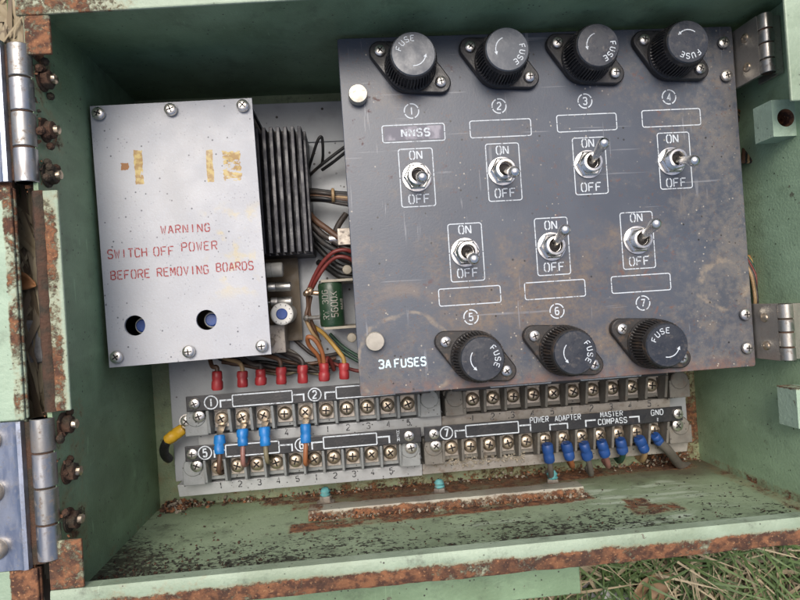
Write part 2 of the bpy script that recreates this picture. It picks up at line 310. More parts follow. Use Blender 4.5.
# ------------------------------------------------------------------ mesh builder
class MB:
    def __init__(s): s.bm = bmesh.new(); s.mi = 0
    def face(s, vs):
        try:
            f = s.bm.faces.new(vs); f.material_index = s.mi; return f
        except ValueError: return None
    def v(s, p): return s.bm.verts.new(p)
    def box(s, x0, x1, y0, y1, z0, z1, mat=None):
        s.hexa([(x0, y0, z0), (x1, y0, z0), (x1, y1, z0), (x0, y1, z0), (x0, y0, z1), (x1, y0, z1), (x1, y1, z1), (x0, y1, z1)], mat); return s
    def hexa(s, pts, mat=None):
        q = [s.v(mat @ Vector(p) if mat else p) for p in pts]
        for f in ((3, 2, 1, 0), (4, 5, 6, 7), (0, 1, 5, 4), (1, 2, 6, 5), (2, 3, 7, 6), (3, 0, 4, 7)): s.face([q[i] for i in f])
    def prism(s, pts, z0, z1):
        n = len(pts); a = [s.v((x, y, z0)) for x, y in pts]; b = [s.v((x, y, z1)) for x, y in pts]
        s.face(a[::-1]); s.face(b)
        for i in range(n): j = (i + 1) % n; s.face([a[i], a[j], b[j], b[i]])
        return s
    def rings(s, rings, cap0=True, cap1=True, closed=True):
        vs = [[s.v(p) for p in r] for r in rings]; n = len(vs[0])
        for a, b in zip(vs, vs[1:]):
            for i in range(n if closed else n - 1): j = (i + 1) % n; s.face([a[i], a[j], b[j], b[i]])
        if cap0: s.face(vs[0][::-1])
        if cap1: s.face(vs[-1])
        return s
    def lathe(s, c, prof, n=32, axis=Vector((0, 0, 1)), mod=None):
        """prof: list of (radius, height) along axis"""
        axis = Vector(axis).normalized(); u = axis.orthogonal().normalized()
        if abs(axis.z) > .999: u = Vector((1, 0, 0))
        w_ = axis.cross(u); c = Vector(c); rs = []
        for k, (r, h) in enumerate(prof):
            rs.append([c + axis * h + (u * math.cos(6.28318 * i / n) + w_ * math.sin(6.28318 * i / n)) * (r * (mod(i, k) if mod else 1)) for i in range(n)])
        return s.rings(rs)
    def cyl(s, a, b, r0, r1=None, n=20):
        a, b = Vector(a), Vector(b); r1 = r0 if r1 is None else r1
        return s.lathe(a, [(r0, 0), (r1, (b - a).length)], n, b - a)
    def tube(s, pts, r, n=10, sub=6):
        pts = [Vector(p) for p in pts]
        if len(pts) > 2 and sub > 1:
            o = []
            for i in range(len(pts) - 1):
                p0, p1, p2, p3 = pts[max(i - 1, 0)], pts[i], pts[i + 1], pts[min(i + 2, len(pts) - 1)]
                for k in range(sub):
                    t = k / sub
                    o.append(.5 * ((2 * p1) + (p2 - p0) * t + (2 * p0 - 5 * p1 + 4 * p2 - p3) * t * t + (3 * p1 - p0 - 3 * p2 + p3) * t ** 3))
            pts = o + [pts[-1]]
        rs = []; u = None
        for i, p in enumerate(pts):
            d = (pts[min(i + 1, len(pts) - 1)] - pts[max(i - 1, 0)]).normalized()
            u = d.orthogonal().normalized() if u is None else (u - d * u.dot(d)).normalized()
            w_ = d.cross(u); rr = r(i / (len(pts) - 1)) if callable(r) else r
            rs.append([p + (u * math.cos(6.28318 * k / n) + w_ * math.sin(6.28318 * k / n)) * rr for k in range(n)])
        return s.rings(rs)
    def ribbon(s, pts, wd, xf, closed=False):
        n = len(pts); L = []; Rr = []
        for i in range(n):
            p = Vector(pts[i])
            a = Vector(pts[(i - 1) % n]) if (closed or i > 0) else None
            b = Vector(pts[(i + 1) % n]) if (closed or i < n - 1) else None
            d0 = (p - a).normalized() if a is not None else (b - p).normalized()
            d1 = (b - p).normalized() if b is not None else d0
            n0 = Vector((-d0.y, d0.x)); n1 = Vector((-d1.y, d1.x)); mm = n0 + n1
            mm = mm.normalized() if mm.length > 1e-6 else n0
            k = min(1 / max(mm.dot(n0), .3), 1.8) * wd / 2
            L.append(s.v(xf(*(p + mm * k)))); Rr.append(s.v(xf(*(p - mm * k))))
        for i in range(n if closed else n - 1):
            j = (i + 1) % n; s.face([Rr[i], Rr[j], L[j], L[i]])
    def build(s, name, mats, parent=None, bevel=0, seg=2, smooth=None, label=None, recalc=True):
        if recalc: bmesh.ops.recalc_face_normals(s.bm, faces=s.bm.faces[:])
        me = bpy.data.meshes.new(name); s.bm.to_mesh(me); s.bm.free()
        for mm in (mats if isinstance(mats, (list, tuple)) else [mats]): me.materials.append(mm)
        o = bpy.data.objects.new(name, me); col.objects.link(o)
        if parent:
            o.parent = parent; bpy.context.view_layer.update() if False else None
            o.matrix_parent_inverse = base_inv(parent)
        if smooth is not None:
            me.polygons.foreach_set('use_smooth', [True] * len(me.polygons)); me.set_sharp_from_angle(angle=R_(smooth))
        if bevel:
            b = o.modifiers.new('bevel', 'BEVEL'); b.width = bevel; b.segments = seg; b.limit_method = 'ANGLE'; b.angle_limit = R_(40)
        if label: o['label'] = label
        return o
def base_inv(p):
    mt = Matrix.Identity(4); q = p
    chain = []
    while q: chain.append(q); q = q.parent
    for q in reversed(chain): mt = mt @ q.matrix_parent_inverse @ q.matrix_basis
    return mt.inverted()
def tag(o, label, cat, group=None, kind=None):
    o['label'] = label; o['category'] = cat
    if group: o['group'] = group
    if kind: o['kind'] = kind
    return o
def thing(name, label, cat, loc=(0, 0, 0), group=None):
    o = bpy.data.objects.new(name, None); col.objects.link(o); o.location = loc; o.empty_display_size = .01
    return tag(o, label, cat, group)
def struct(o, label=None): o['kind'] = 'structure'; o['label'] = label or o.name.replace('_', ' '); return o

# ------------------------------------------------------------------ stroke lettering
GL = {
 'A': [[(0, 0), (.44, 1)], [(.56, 1), (1, 0)], [(.3, .34), (.7, .34)]],
 'B': [[(0, 0), (0, 1)], [(.16, 1), (.75, 1), (.95, .86), (.95, .66), (.75, .53), (.16, .53)], [(.75, .45), (1, .34), (1, .14), (.78, 0), (.16, 0)]],
 'C': [[(1, .8), (.8, 1), (.2, 1), (0, .8), (0, .2), (.2, 0), (.8, 0), (1, .2)]],
 'D': [[(0, 0), (0, 1)], [(.16, 1), (.7, 1), (1, .75), (1, .25), (.7, 0), (.16, 0)]],
 'E': [[(0, 0), (0, 1)], [(.16, 1), (1, 1)], [(.16, .52), (.8, .52)], [(.16, 0), (1, 0)]],
 'F': [[(0, 0), (0, 1)], [(.16, 1), (1, 1)], [(.16, .5), (.8, .5)]],
 'G': [[(1, .8), (.8, 1), (.2, 1), (0, .8), (0, .2), (.2, 0), (.8, 0), (1, .18), (1, .46), (.6, .46)]],
 'H': [[(0, 0), (0, 1)], [(1, 0), (1, 1)], [(.14, .52), (.86, .52)]],
 'I': [[(.5, 0), (.5, 1)]],
 'K': [[(0, 0), (0, 1)], [(1, 1), (.16, .45)], [(.42, .5), (1, 0)]],
 'L': [[(0, 1), (0, 0), (1, 0)]],
 'M': [[(0, 0), (0, 1)], [(.1, .98), (.5, .35), (.9, .98)], [(1, 1), (1, 0)]],
 'N': [[(0, 0), (0, 1)], [(.1, .95), (.9, .05)], [(1, 0), (1, 1)]],
 'O': [[(.4, 1), (.2, 1), (0, .8), (0, .2), (.2, 0), (.4, 0)], [(.6, 1), (.8, 1), (1, .8), (1, .2), (.8, 0), (.6, 0)]],
 'P': [[(0, 0), (0, 1)], [(.16, 1), (.78, 1), (1, .85), (1, .62), (.78, .48), (.16, .48)]],
 'R': [[(0, 0), (0, 1)], [(.16, 1), (.78, 1), (1, .85), (1, .64), (.78, .5), (.16, .5)], [(.55, .42), (1, 0)]],
 'S': [[(1, .82), (.8, 1), (.2, 1), (0, .83), (0, .66), (.2, .53), (.8, .47), (1, .34), (1, .17), (.8, 0), (.2, 0), (0, .18)]],
 'T': [[(0, 1), (1, 1)], [(.5, .88), (.5, 0)]],
 'U': [[(0, 1), (0, .2), (.2, 0), (.8, 0), (1, .2), (1, 1)]],
 'V': [[(0, 1), (.5, 0), (1, 1)]],
 'W': [[(0, 1), (.24, 0), (.5, .7), (.76, 0), (1, 1)]],
 '0': [[(.4, 1), (.2, 1), (0, .8), (0, .2), (.2, 0), (.4, 0)], [(.6, 1), (.8, 1), (1, .8), (1, .2), (.8, 0), (.6, 0)]],
 '1': [[(.5, 0), (.5, 1)]],
 '2': [[(0, .8), (.2, 1), (.8, 1), (1, .8), (1, .6), (0, .12), (0, 0), (1, 0)]],
 '3': [[(0, .84), (.2, 1), (.8, 1), (1, .84), (1, .64), (.8, .52), (.4, .52)], [(.85, .45), (1, .34), (1, .16), (.8, 0), (.2, 0), (0, .16)]],
 '4': [[(.72, 0), (.72, 1), (0, .28), (1, .28)]],
 '5': [[(.95, 1), (.1, 1), (.05, .56), (.75, .6), (1, .42), (1, .18), (.8, 0), (.2, 0), (0, .14)]],
 '6': [[(.9, .92), (.7, 1), (.25, 1), (0, .75), (0, .2), (.2, 0), (.8, 0), (1, .2), (1, .4), (.8, .56), (.1, .54)]],
 '7': [[(0, 1), (1, 1), (.4, 0)]],
 '/': [[(0, 0), (1, 1)]], '.': [[(.4, 0), (.6, 0)]],
}
def text(mb, s, hgt, xf, wr=.62, sw=.13, sp=.30, align=.5):
    """letters of the given height through xf(u, v) -> point; u runs along the line, v up from the baseline"""
    cw = hgt * wr; gap = hgt * sp; tot = len(s) * cw + (len(s) - 1) * gap; u = -tot * align
    k = 0
    for ch in s:
        for pl in GL.get(ch, []):
            k += 1
            mb.ribbon([(u + x * cw, y * hgt) for x, y in pl], hgt * sw, lambda a, b, e=(k % 3) * 1.2e-5: xf(a, b, e))
        u += cw + gap
def on(c, ang=0.0):
    ca, sa = math.cos(ang), math.sin(ang)
    return lambda u, v, e=0: Vector((c[0] + u * ca - v * sa, c[1] + u * sa + v * ca, c[2] + e))
def dashring(mb, r, wd, xf, gaps=4, gap=.12, a0=.785):
    for g in range(gaps):
        t0, t1 = a0 + g * 6.28318 / gaps + gap, a0 + (g + 1) * 6.28318 / gaps - gap
        mb.ribbon([(r * math.cos(t0 + (t1 - t0) * k / 8), r * math.sin(t0 + (t1 - t0) * k / 8)) for k in range(9)], wd, xf)
def rrect(mb, x0, x1, y0, y1, rad, wd, xf, gap=0.0):
    def corner(cx, cy, t): return [(cx + rad * math.cos(t + k * .3927), cy + rad * math.sin(t + k * .3927)) for k in range(5)]
    g = gap / 2; xm, ym = (x0 + x1) / 2, (y0 + y1) / 2
    if gap <= 0:
        mb.ribbon(corner(x1 - rad, y1 - rad, 0) + corner(x0 + rad, y1 - rad, 1.5708) + corner(x0 + rad, y0 + rad, 3.1416) + corner(x1 - rad, y0 + rad, 4.7124), wd, xf, True); return
    mb.ribbon([(x1, ym + g)] + corner(x1 - rad, y1 - rad, 0) + [(xm + g, y1)], wd, xf)
    mb.ribbon([(xm - g, y1)] + corner(x0 + rad, y1 - rad, 1.5708) + [(x0, ym + g)], wd, xf)
    mb.ribbon([(x0, ym - g)] + corner(x0 + rad, y0 + rad, 3.1416) + [(xm - g, y0)], wd, xf)
    mb.ribbon([(xm + g, y0)] + corner(x1 - rad, y0 + rad, 4.7124) + [(x1, ym - g)], wd, xf)

def screw(name, c, r, parent, mat, h=None, ang=None, collar=True, sink=.0):
    """pan head with a dark raised cross standing in for recess shade"""
    h = h or r * .62; mb = MB(); c = Vector(c)
    pr = [(r * .96, -sink), (r, h * .35), (r * .93, h * .7), (r * .72, h * .92), (r * .40, h), (r * .08, h * 1.01)]
    mb.lathe(c, pr, 20)
    a = random.uniform(0, 1.57) if ang is None else ang
    mb.mi = 1
    for t in (a, a + 1.5708):
        M4 = Matrix.Translation(c) @ Matrix.Rotation(t, 4, 'Z')
        e = h * (1.045 if t == a else 1.067)
        mb.hexa([(-r * .60, -r * .13, h * .6), (r * .60, -r * .13, h * .6), (r * .60, r * .13, h * .6), (-r * .60, r * .13, h * .6),
                 (-r * .52, -r * .10, e), (r * .52, -r * .10, e), (r * .52, r * .10, e), (-r * .52, r * .10, e)], M4)
    return mb.build(name, [mat, MT['slot']], parent, smooth=35)

# ================================================================== SETTING
def mk_ground():
    M = Mat('soil')
    c = M.mix(M.mp(M.noise(40, 8, rough=.7), .4, .65), (.045, .035, .022), (.11, .085, .067))
    c = M.mix(M.mp(M.noise(260, 4, off=3), .6, .7), c, (.19, .16, .11))
    return M.done(c, .95, 0, M.noise(120, 8), 1, .006)
GZ = -.012
mb = mb = MB(); n = 200
def sstep(t): t = min(max(t, 0), 1); return t * t * (3 - 2 * t)
def gz(x, y):
    out = max(BX0 - x, x - BX1, BY0 - y, y - BY1)
    if out < .003: return GZ
    m = sstep((BX0 - .0035 - x) / .004) * sstep((.17 - abs(y - .02)) / .06) * sstep((x + .30) / .08)
    return GZ + (.010 * mnoise.noise(Vector((x * 14, y * 14, 0))) + .108 * m) * sstep((out - .003) / .004)
def warp(t): return .22 * t + 2.78 * t ** 7
gv = [[mb.v((.04 + warp(-1 + 2 * i / n), warp(-1 + 2 * j / n), gz(.04 + warp(-1 + 2 * i / n), warp(-1 + 2 * j / n)))) for i in range(n + 1)] for j in range(n + 1)]
for j in range(n):
    for i in range(n): mb.face([gv[j][i], gv[j][i + 1], gv[j + 1][i + 1], gv[j + 1][i]])
struct(mb.build('ground', mk_ground(), smooth=60), 'bare brown soil under the box')

def leafm(name, a, b, r=.6):
    M = Mat(name); M.plug(M.b.inputs['Transmission Weight'], 0.0)
    return M.done(M.mix(M.mp(M.noise(60, 3), .3, .7), a, b), r)
MT['g1'] = leafm('grass_green', (.06, .105, .03), (.11, .165, .055))
MT['g2'] = leafm('grass_straw', (.36, .30, .19), (.24, .19, .11))
MT['g3'] = leafm('grass_dead', (.13, .095, .067), (.20, .155, .09))
def blade(mb, x, y, z, L, lean, az, wd, mi, curl=.6):
    if inside_tip(x, y, L, lean, az, curl): az += math.pi
    if inside_tip(x, y, L, lean, az, curl): return
    if x < BX0 and abs(y - .02) < .19:
        lean = 1.46 + .12 * math.sin(az * 7); curl = min(curl, .2); z = min(z, gz(x, y) + .005); zz, xx = z, x      # matted straw pressed flat under the door
        for k in range(6):
            zz += math.cos(lean + curl * k / 5) * L / 5
            if zz > .1085: return
    mb.mi = mi; d = Vector((math.cos(az), math.sin(az), 0)); sd_ = Vector((-d.y, d.x, 0)); p = Vector((x, y, z)); prev = None; N = 5
    for k in range(N + 1):
        t = k / N; ww = wd * (1 - t ** 1.6) * .5 + .00008
        a, b = mb.v(p + sd_ * ww), mb.v(p - sd_ * ww + Vector((0, 0, ww * .5)))
        if prev: mb.face([prev[0], prev[1], b, a])
        prev = (a, b); ang = lean + curl * t
        p = p + (d * math.sin(ang) + Vector((0, 0, math.cos(ang)))) * (L / N)
def inside_tip(x, y, L, lean, az, curl):
    px_, py_, z_ = x, y, 0
    for k in range(6):
        a = lean + curl * k / 5; px_ += math.cos(az) * math.sin(a) * L / 5; py_ += math.sin(az) * math.sin(a) * L / 5
        if BX0 - .006 < px_ < BX1 + .006 and BY0 - .006 < py_ < BY1 + .006: return True
    return False
def outside(x, y): return not (BX0 - (.005 if cnt >= 17000 else .012) < x < BX1 + .012 and BY0 - .012 < y < BY1 + .012)
mb = MB(); rg = random.Random(3)
cnt = 0
while cnt < 18500:
    x, y = (rg.uniform(-.30, .38), rg.uniform(-.27, .24)) if cnt < 17000 else (rg.uniform(-.142, -.1245), rg.uniform(-.06, .14))
    if not outside(x, y): continue
    near = (y < -.1 and y > -.21) or (x < -.12 and x > -.17)
    if not near and rg.random() < .6: continue
    dbox = max(BX0 - .0045 - x, x - BX1 - .003, BY0 - .003 - y, y - BY1 - .003)
    cnt += 1
    k = rg.random(); gr = mnoise.noise(Vector((x * 13, y * 13, 3))) + (.35 if x > .10 and y < -.1 else -.12)
    if k < .31 + gr * .6: blade(mb, x, y, gz(x, y), rg.uniform(.02, .067), (rg.uniform(.2, .9) if x > BX0 else rg.uniform(1.25, 1.5)), rg.uniform(0, 6.28), rg.uniform(.0014, .0032), 0, rg.uniform(.3, 1.2) if x > BX0 else rg.uniform(0, .3))
    elif k < .80: blade(mb, x, y, gz(x, y) + rg.uniform(0, .012), rg.uniform(.03, .08), rg.uniform(1.0, 1.5), rg.uniform(0, 6.28), rg.uniform(.0009, .0032), 1, rg.uniform(-.1, .35))
    else: blade(mb, x, y, gz(x, y) + rg.uniform(0, .006), rg.uniform(.02, .05), rg.uniform(1.1, 1.5), rg.uniform(0, 6.28), rg.uniform(.0015, .0045), 2, rg.uniform(-.1, .4))
tag(mb.build('grass', [MT['g1'], MT['g2'], MT['g3']], recalc=False), 'green and straw dry grass growing round the rusty box', 'grass', kind='stuff')

# ================================================================== ENCLOSURE
TH = .0018
boxt = thing('equipment_box', 'rusty pale green metal enclosure lying open on the grass', 'metal box', ((BX0 + BX1) / 2, (BY0 + BY1) / 2, 0))
MB().box(BX0, BX1, BY0, BY1, -TH, 0).build('back_wall', MT['back'], boxt)
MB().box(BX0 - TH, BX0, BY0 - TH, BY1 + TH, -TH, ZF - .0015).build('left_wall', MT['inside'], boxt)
MB().box(BX1, BX1 + TH, BY0 - TH, BY1 + TH, -TH, ZF - .0015).build('right_wall', MT['right'], boxt, label='green side wall, its brighter lighting put into the paint')
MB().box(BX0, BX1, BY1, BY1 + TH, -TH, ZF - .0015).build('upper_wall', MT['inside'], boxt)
# floor with a slightly uneven sheet
mb = MB(); n1, n2 = 60, 24
fv = [[mb.v((BX0 + (BX1 - BX0) * i / n1, BY0 + .0006 * mnoise.noise(Vector((i * .35, j * .5, 2))) * (0 < i < n1), (ZF - .0015) * j / n2)) for i in range(n1 + 1)] for j in range(n2 + 1)]
for j in range(n2):
    for i in range(n1): mb.face([fv[j][i], fv[j + 1][i], fv[j + 1][i + 1], fv[j][i + 1]])
mb.box(BX0, BX1, BY0 - TH, BY0 - .001, -TH, ZF - .0015)
mb.build('lower_wall', MT['floor'], boxt, smooth=40, label='dirty lower wall with flaking paint and rust patches', recalc=False)
# front rims
fw_t = BY1 - P(200, 8, ZF).y
def left_in(): return P(64, 300, ZF).x
LI = left_in()
yt, yb = P(40, 54, ZF).y, P(50, 412, ZF).y
ym1 = P(50, 190, ZF).y; yb2 = P(70, 540, ZF).y
lip_in = P(440, 553, ZF).y; lip_out = P(440, 583, ZF).y
q0, q1 = P(50, 13.5, ZF), P(280, .5, ZF); slp = (q1.y - q0.y) / (q1.x - q0.x); fy = lambda x: q0.y + slp * (x - q0.x)
xa, xb = BX0 - .004, BX1 + .004
mb = MB(); mb.hexa([(xa, fy(xa), ZF - .0015), (xb, fy(xb), ZF - .0015), (xb, BY1 + .006, ZF - .0015), (xa, BY1 + .006, ZF - .0015), (xa, fy(xa), ZF), (xb, fy(xb), ZF), (xb, BY1 + .006, ZF), (xa, BY1 + .006, ZF)]); mb.build('upper_rim', MT['top_flange'], boxt, bevel=.0006)
LX0 = P(24, 30, ZF).x
XO = P(39.5, 300, ZF).x
for k, (xa, xb, ya, yb_) in enumerate(((LX0, P(50, 30, ZF).x, yt, fy(P(40, 30, ZF).x) - .0004), (XO, LI, yb, ym1), (BX0 - .004, P(83, 570, ZF).x, lip_in + .0002, yb2))):
    mb = MB(); mb.box(xa, xb, ya, yb_, ZF - .0015, ZF + (.0002 if k == 0 else 0)); mb.hexa([(xa - .0002, ya, ZF - .012), (xa + .0014, ya, ZF - .012), (xa + .0014, yb_, ZF - .012), (xa - .0002, yb_, ZF - .012), (xa - .0002, ya, ZF - .0016), (xa + .0014, ya, ZF - .0016), (xa + .0014, yb_, ZF - .0016), (xa - .0002, yb_, ZF - .0016)])
    if k == 1:
        ed = MB(); rs = []
        for i in range(41):
            yy = ya + (yb_ - ya) * i / 40; jn = lambda q: .0004 * mnoise.noise(Vector((yy * 260, q * 5.3, 2)))
            rs.append([(xa - .0006, yy, ZF - .009), (xa - .0008 + jn(1), yy, ZF - .0008), (xa + .0004, yy, ZF + .0006 + jn(2)), (xa + .0026 + jn(3), yy, ZF + .0007 + jn(4)), (xa + .0036 + jn(5), yy, ZF + .0001), (xa + .0030, yy, ZF - .001)])
    ro_ = mb.build('left_rim', MT['left_flange'], boxt, bevel=.0005, label=('rust brown corner piece of the rim', 'pale green rim between the two hinges, brown with rust along its outer edge', 'flaking rusty rim below the lower hinge')[k])
    if k == 1: ed.rings(rs); ed.build('folded_edge', MT['dark_rust'], ro_, smooth=50)
MB().box(P(788, 50, ZF).x, BX1 + .004, P(788, 101, ZF).y, fy(BX1) - .0003, ZF - .0015, ZF).build('right_rim', MT['flange'], boxt, bevel=.0005)
# lower lip: rolled inner edge then a rust eaten outer half
mb = MB(); nx = 90
prof = [(lip_in, ZF - .006), (lip_in, ZF - .0004), (lip_in - .0006, ZF), (lip_in - .0045, ZF + .0002), (lip_out + .001, ZF - .0012), (lip_out, ZF - .002), (lip_out, ZF - .014), (lip_out + .0015, ZF - .014), (lip_out + .0015, ZF - .005)]
rs = []
for i in range(nx + 1):
    x = BX0 - .004 + (BX1 - BX0 + .008) * i / nx; jit = lambda k: .0005 * mnoise.noise(Vector((x * 160, k * 3.1, 1)))
    rs.append([(x, y + jit(k) * (k > 2), z + jit(k + 20) * (k > 2)) for k, (y, z) in enumerate(prof)])
mb.rings(rs); mb.build('lower_rim', MT['lip'], boxt, smooth=40, label='lower rim with rust along its outer half')
# bracket showing under the lip, and its ribs
a, b = P(300, 590, .09), P(580, 575, .09)
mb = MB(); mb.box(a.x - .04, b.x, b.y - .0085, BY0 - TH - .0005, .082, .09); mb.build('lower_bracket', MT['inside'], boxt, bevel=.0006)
# welded bar on the floor
mb = MB()
A, B = fl(309, 519), fl(578, 490)
N = 40; rs = []
for i in range(N + 1):
    x = A.x + (B.x - A.x) * i / N; j = lambda k: .0006 * mnoise.noise(Vector((x * 120, k * 7, 0)))
    z = (A.z + B.z) / 2; rs.append([(x, BY0 - .001, z - .009), (x, BY0 + .0035 + j(1), z - .0085 + j(2)), (x, BY0 + .0048 + j(3), z - .004), (x, BY0 + .0046 + j(4), z + .0052 + j(5)), (x, BY0 - .001, z + .0072)])
zb = (A.z + B.z) / 2
mb.rings(rs)
def mk_bar():
    return painted('welded_bar_paint', (.31, .31, .25), (.25, .22, .185), [((0, BY0, zb + .0070), (.3, .0026, .003), .005, .56), ((0, BY0, zb - .009), (.3, .006, .004), .006, .56), ((A.x, BY0, zb), (.006, .01, .01), .006, .5)], amount=.3, grime=.5, speck=1)
mb.build('welded_bar', mk_bar(), boxt, smooth=50)
# three turquoise tipped bolts standing on the lower wall
for px, py in ((326, 502), (440, 494), (553, 485)):
    q = fl(px, py); base = MB()
    base.lathe((q.x, BY0 - .0002, q.z), [(.0052, 0), (.0050, .0008), (.003, .001)], 18, (0, 1, 0))
    base.lathe((q.x, BY0, q.z), [(.0032, .0006), (.0034, .001), (.0034, .0032), (.0028, .0036)], 6, (0, 1, 0))
    bo = base.build('bolt', MT['rust'] if False else MT['tplate'], boxt, smooth=30)
    tip = MB(); tip.lathe((q.x, BY0, q.z), [(.0022, .0034), (.0029, .0042), (.0024, .0052), (.0029, .0062), (.0021, .0074), (.0016, .0081), (.0002, .0084)], 14, (0, 1, 0), mod=lambda i, k: 1 + .38 * mnoise.noise(Vector((i * .9, k * 1.3, px))))
    tip.build('bolt_tip', MT['turq'], bo, smooth=50)
# left hinges of the box: barrels, leaf strip and the nuts inside
def barrel(p0, p1, cuts, r, parent, mats, name='knuckle', gap=.00035):
    p0, p1 = Vector(p0), Vector(p1); d = p1 - p0; L = d.length; d.normalize()
    cs = [0] + cuts + [1]
    for i in range(len(cs) - 1):
        a, b = p0 + d * (L * cs[i] + gap), p0 + d * (L * cs[i + 1] - gap); l = (b - a).length; e = r * .06
        MB().lathe(a, [(r - e, 0), (r, e), (r * 1.004, l * .5), (r, l - e), (r - e, l)], 32, d).build(name, mats[i % 2], parent, smooth=35)
    MB().cyl(p0 + d * gap, p1 - d * gap, r * .9, n=20).build('hinge_pin', MT['dark_rust'], parent, smooth=35)
MT['steel_b'] = metal('hinge_steel_bright', (.43, .435, .44), .36, .7, (.12, .09, .07), stretch=(1, .15, 1))
ZB = .116
for (p0, p1, nuts) in (((20.5, 45), (26.5, 184), ((52, 79), (55, 130), (57, 175))), ((41, 417), (51.5, 559), ((73, 424), (77, 471), (79, 519)))):
    a, b = P(*p0, ZB), P(*p1, ZB); xm = (a.x + b.x) / 2; a.x = b.x = xm
    hg = MB(); r = 10.6 * S(ZB)
    hg.box(BX0 - .0042, BX0 - TH - .0002, b.y + .0005, a.y - .0005, .085, ZB - .001)
    hg.box(xm + r * .3, BX0 - TH - .0003, b.y + .001, a.y - .001, ZB - .0042, ZB - .0024)
    ho = hg.build('hinge', MT['dark_rust'], boxt, bevel=.0003)
    barrel(a, b, [.245, .49, .745], r, ho, [MT['steel'], MT['steel_b']])
    for (px, py) in nuts:
        q = Pax(px, py, 0, BX0 + .004)
        nb = MB(); nb.lathe((BX0 - .0002, q.y, q.z), [(.0050, 0), (.0048, .0009), (.0030, .0011)], 18, (1, 0, 0))
        nb.lathe((BX0, q.y, q.z), [(.0033, .0008), (.0036, .0012), (.0036, .0036), (.0030, .004)], 12, (1, 0, 0), mod=lambda i, k: (1 + .22 * mnoise.noise(Vector((i * 1.7, k * 2.3, py)))) * (1 if i % 2 else .93))
        nb.mi = 1; nb.lathe((BX0, q.y, q.z), [(.0019, .0036), (.0018, .0052), (.0018, .0056), (.0009, .0061)], 12, (1, 0, 0), mod=lambda i, k: 1 + .2 * mnoise.noise(Vector((i * 1.3, k * 2.3, py))))
        nb.mi = 0
        for _ in range(5): nb.lathe((BX0 + random.uniform(.0005, .003), q.y + random.gauss(0, .0032), q.z + random.gauss(.001, .003)), [(.0003, -.0014), (.0015, -.0006), (.0017, .0003), (.0006, .0014)], 7, (random.random(), random.random() - .5, .5))
        nb.build('hinge_nut', [MT['dark_rust'], MT['tscrew']], ho, smooth=30)
# strike blocks on the right
for k, (px, py, zt, ln, hh) in enumerate(((771, 100, .099, .019, None), (796, 389, .099, .017, None))):
    a = P(px, py, zt); ht = (39 if k == 0 else 42) * S(zt); zd = .0125
    x1 = BX1 - .0001; y1_, y0_ = a.y, a.y - ht
    mb = MB(); cx, cy, rr = a.x + 15 * S(zt), (y0_ + y1_) / 2, 9.5 * S(zt)
    hw = min(cx - a.x - .0003, ht / 2 - .0003)
    # block body with a drilled hole in its front face
    nseg = 32; circ = [(cx + rr * math.cos(6.28318 * i / nseg), cy + rr * math.sin(6.28318 * i / nseg)) for i in range(nseg)]
    sq = []
    for i in range(nseg):
        dx, dy = math.cos(6.28318 * i / nseg), math.sin(6.28318 * i / nseg); q = hw / max(abs(dx), abs(dy)); sq.append((cx + dx * q, cy + dy * q))
    va = [mb.v((x, y, zt)) for x, y in circ]; vb = [mb.v((x, y, zt)) for x, y in sq]; vc = [mb.v((x, y, zt - .011)) for x, y in circ]
    for i in range(nseg):
        j = (i + 1) % nseg; mb.face([vb[i], vb[j], va[j], va[i]]); mb.mi = 1; mb.face([va[i], va[j], vc[j], vc[i]]); mb.mi = 0
    mb.mi = 1; mb.face(vc); mb.mi = 0
    X = [a.x, cx - hw, cx + hw, x1]; Y = [y0_, cy - hw, cy + hw, y1_]
    for i in range(3):
        for j in range(3):
            if (i, j) != (1, 1) and X[i + 1] > X[i] and Y[j + 1] > Y[j]: mb.face([mb.v((X[i], Y[j], zt)), mb.v((X[i + 1], Y[j], zt)), mb.v((X[i + 1], Y[j + 1], zt)), mb.v((X[i], Y[j + 1], zt))])
    zl = zt - zd
    for f in ([(a.x, y0_, zt), (a.x, y1_, zt), (a.x, y1_, zl), (a.x, y0_, zl)], [(a.x, y0_, zl), (x1, y0_, zl), (x1, y0_, zt), (a.x, y0_, zt)], [(a.x, y1_, zt), (x1, y1_, zt), (x1, y1_, zl), (a.x, y1_, zl)], [(a.x, y0_, zl), (a.x, y1_, zl), (x1, y1_, zl), (x1, y0_, zl)]): mb.face([mb.v(p) for p in f])
    mb.build('strike_block', [MT['block'], MT['rust']], boxt, recalc=False)

# ================================================================== DOOR
door = thing('box_door', 'mint green enclosure door folded back beside the left hinges', 'door', (P(0, 300, ZF).x - .05, .0, .06))
dx1 = P(17, 300, ZF).x
dyt, dyb = P(4, 40, ZF).y, P(40, 640, ZF).y
y_a, y_b = P(12, 186, ZF).y, P(12, 421, ZF).y; y_c, y_d = P(12, 571, ZF).y, P(5, 42, ZF).y
mb = MB(); mb.box(dx1 - .30, dx1 - .0004, dyb, dyt, ZF - .0036, ZF - .0022); mb.build('door_sheet', MT['door_paint'], door)
mb = MB()
mb.box(dx1 - .022, dx1, y_b, y_a, ZF - .0015, ZF)
mb.box(dx1 - .022, dx1 - .009, y_a, y_d, ZF - .0015, ZF); mb.box(dx1 - .022, dx1 - .009, y_c, y_b, ZF - .0015, ZF - .0003)
mb.box(dx1 - .022, P(38, 585, ZF).x, dyb, y_c, ZF - .0015, ZF)
mb.box(dx1 - .0016, dx1 + .0006, y_b + .0003, y_a - .0003, ZF - .0034, ZF - .0016)
mb.box(P(38, 585, ZF).x - .002, P(38, 585, ZF).x + .0004, dyb, y_c - .0003, ZF - .0034, ZF - .0016)
mb.box(dx1 - .3, dx1 - .29, dyb, dyt, ZF - .0022, ZF)
mb.build('door_rim', MT['door_paint'], door, bevel=.0006)
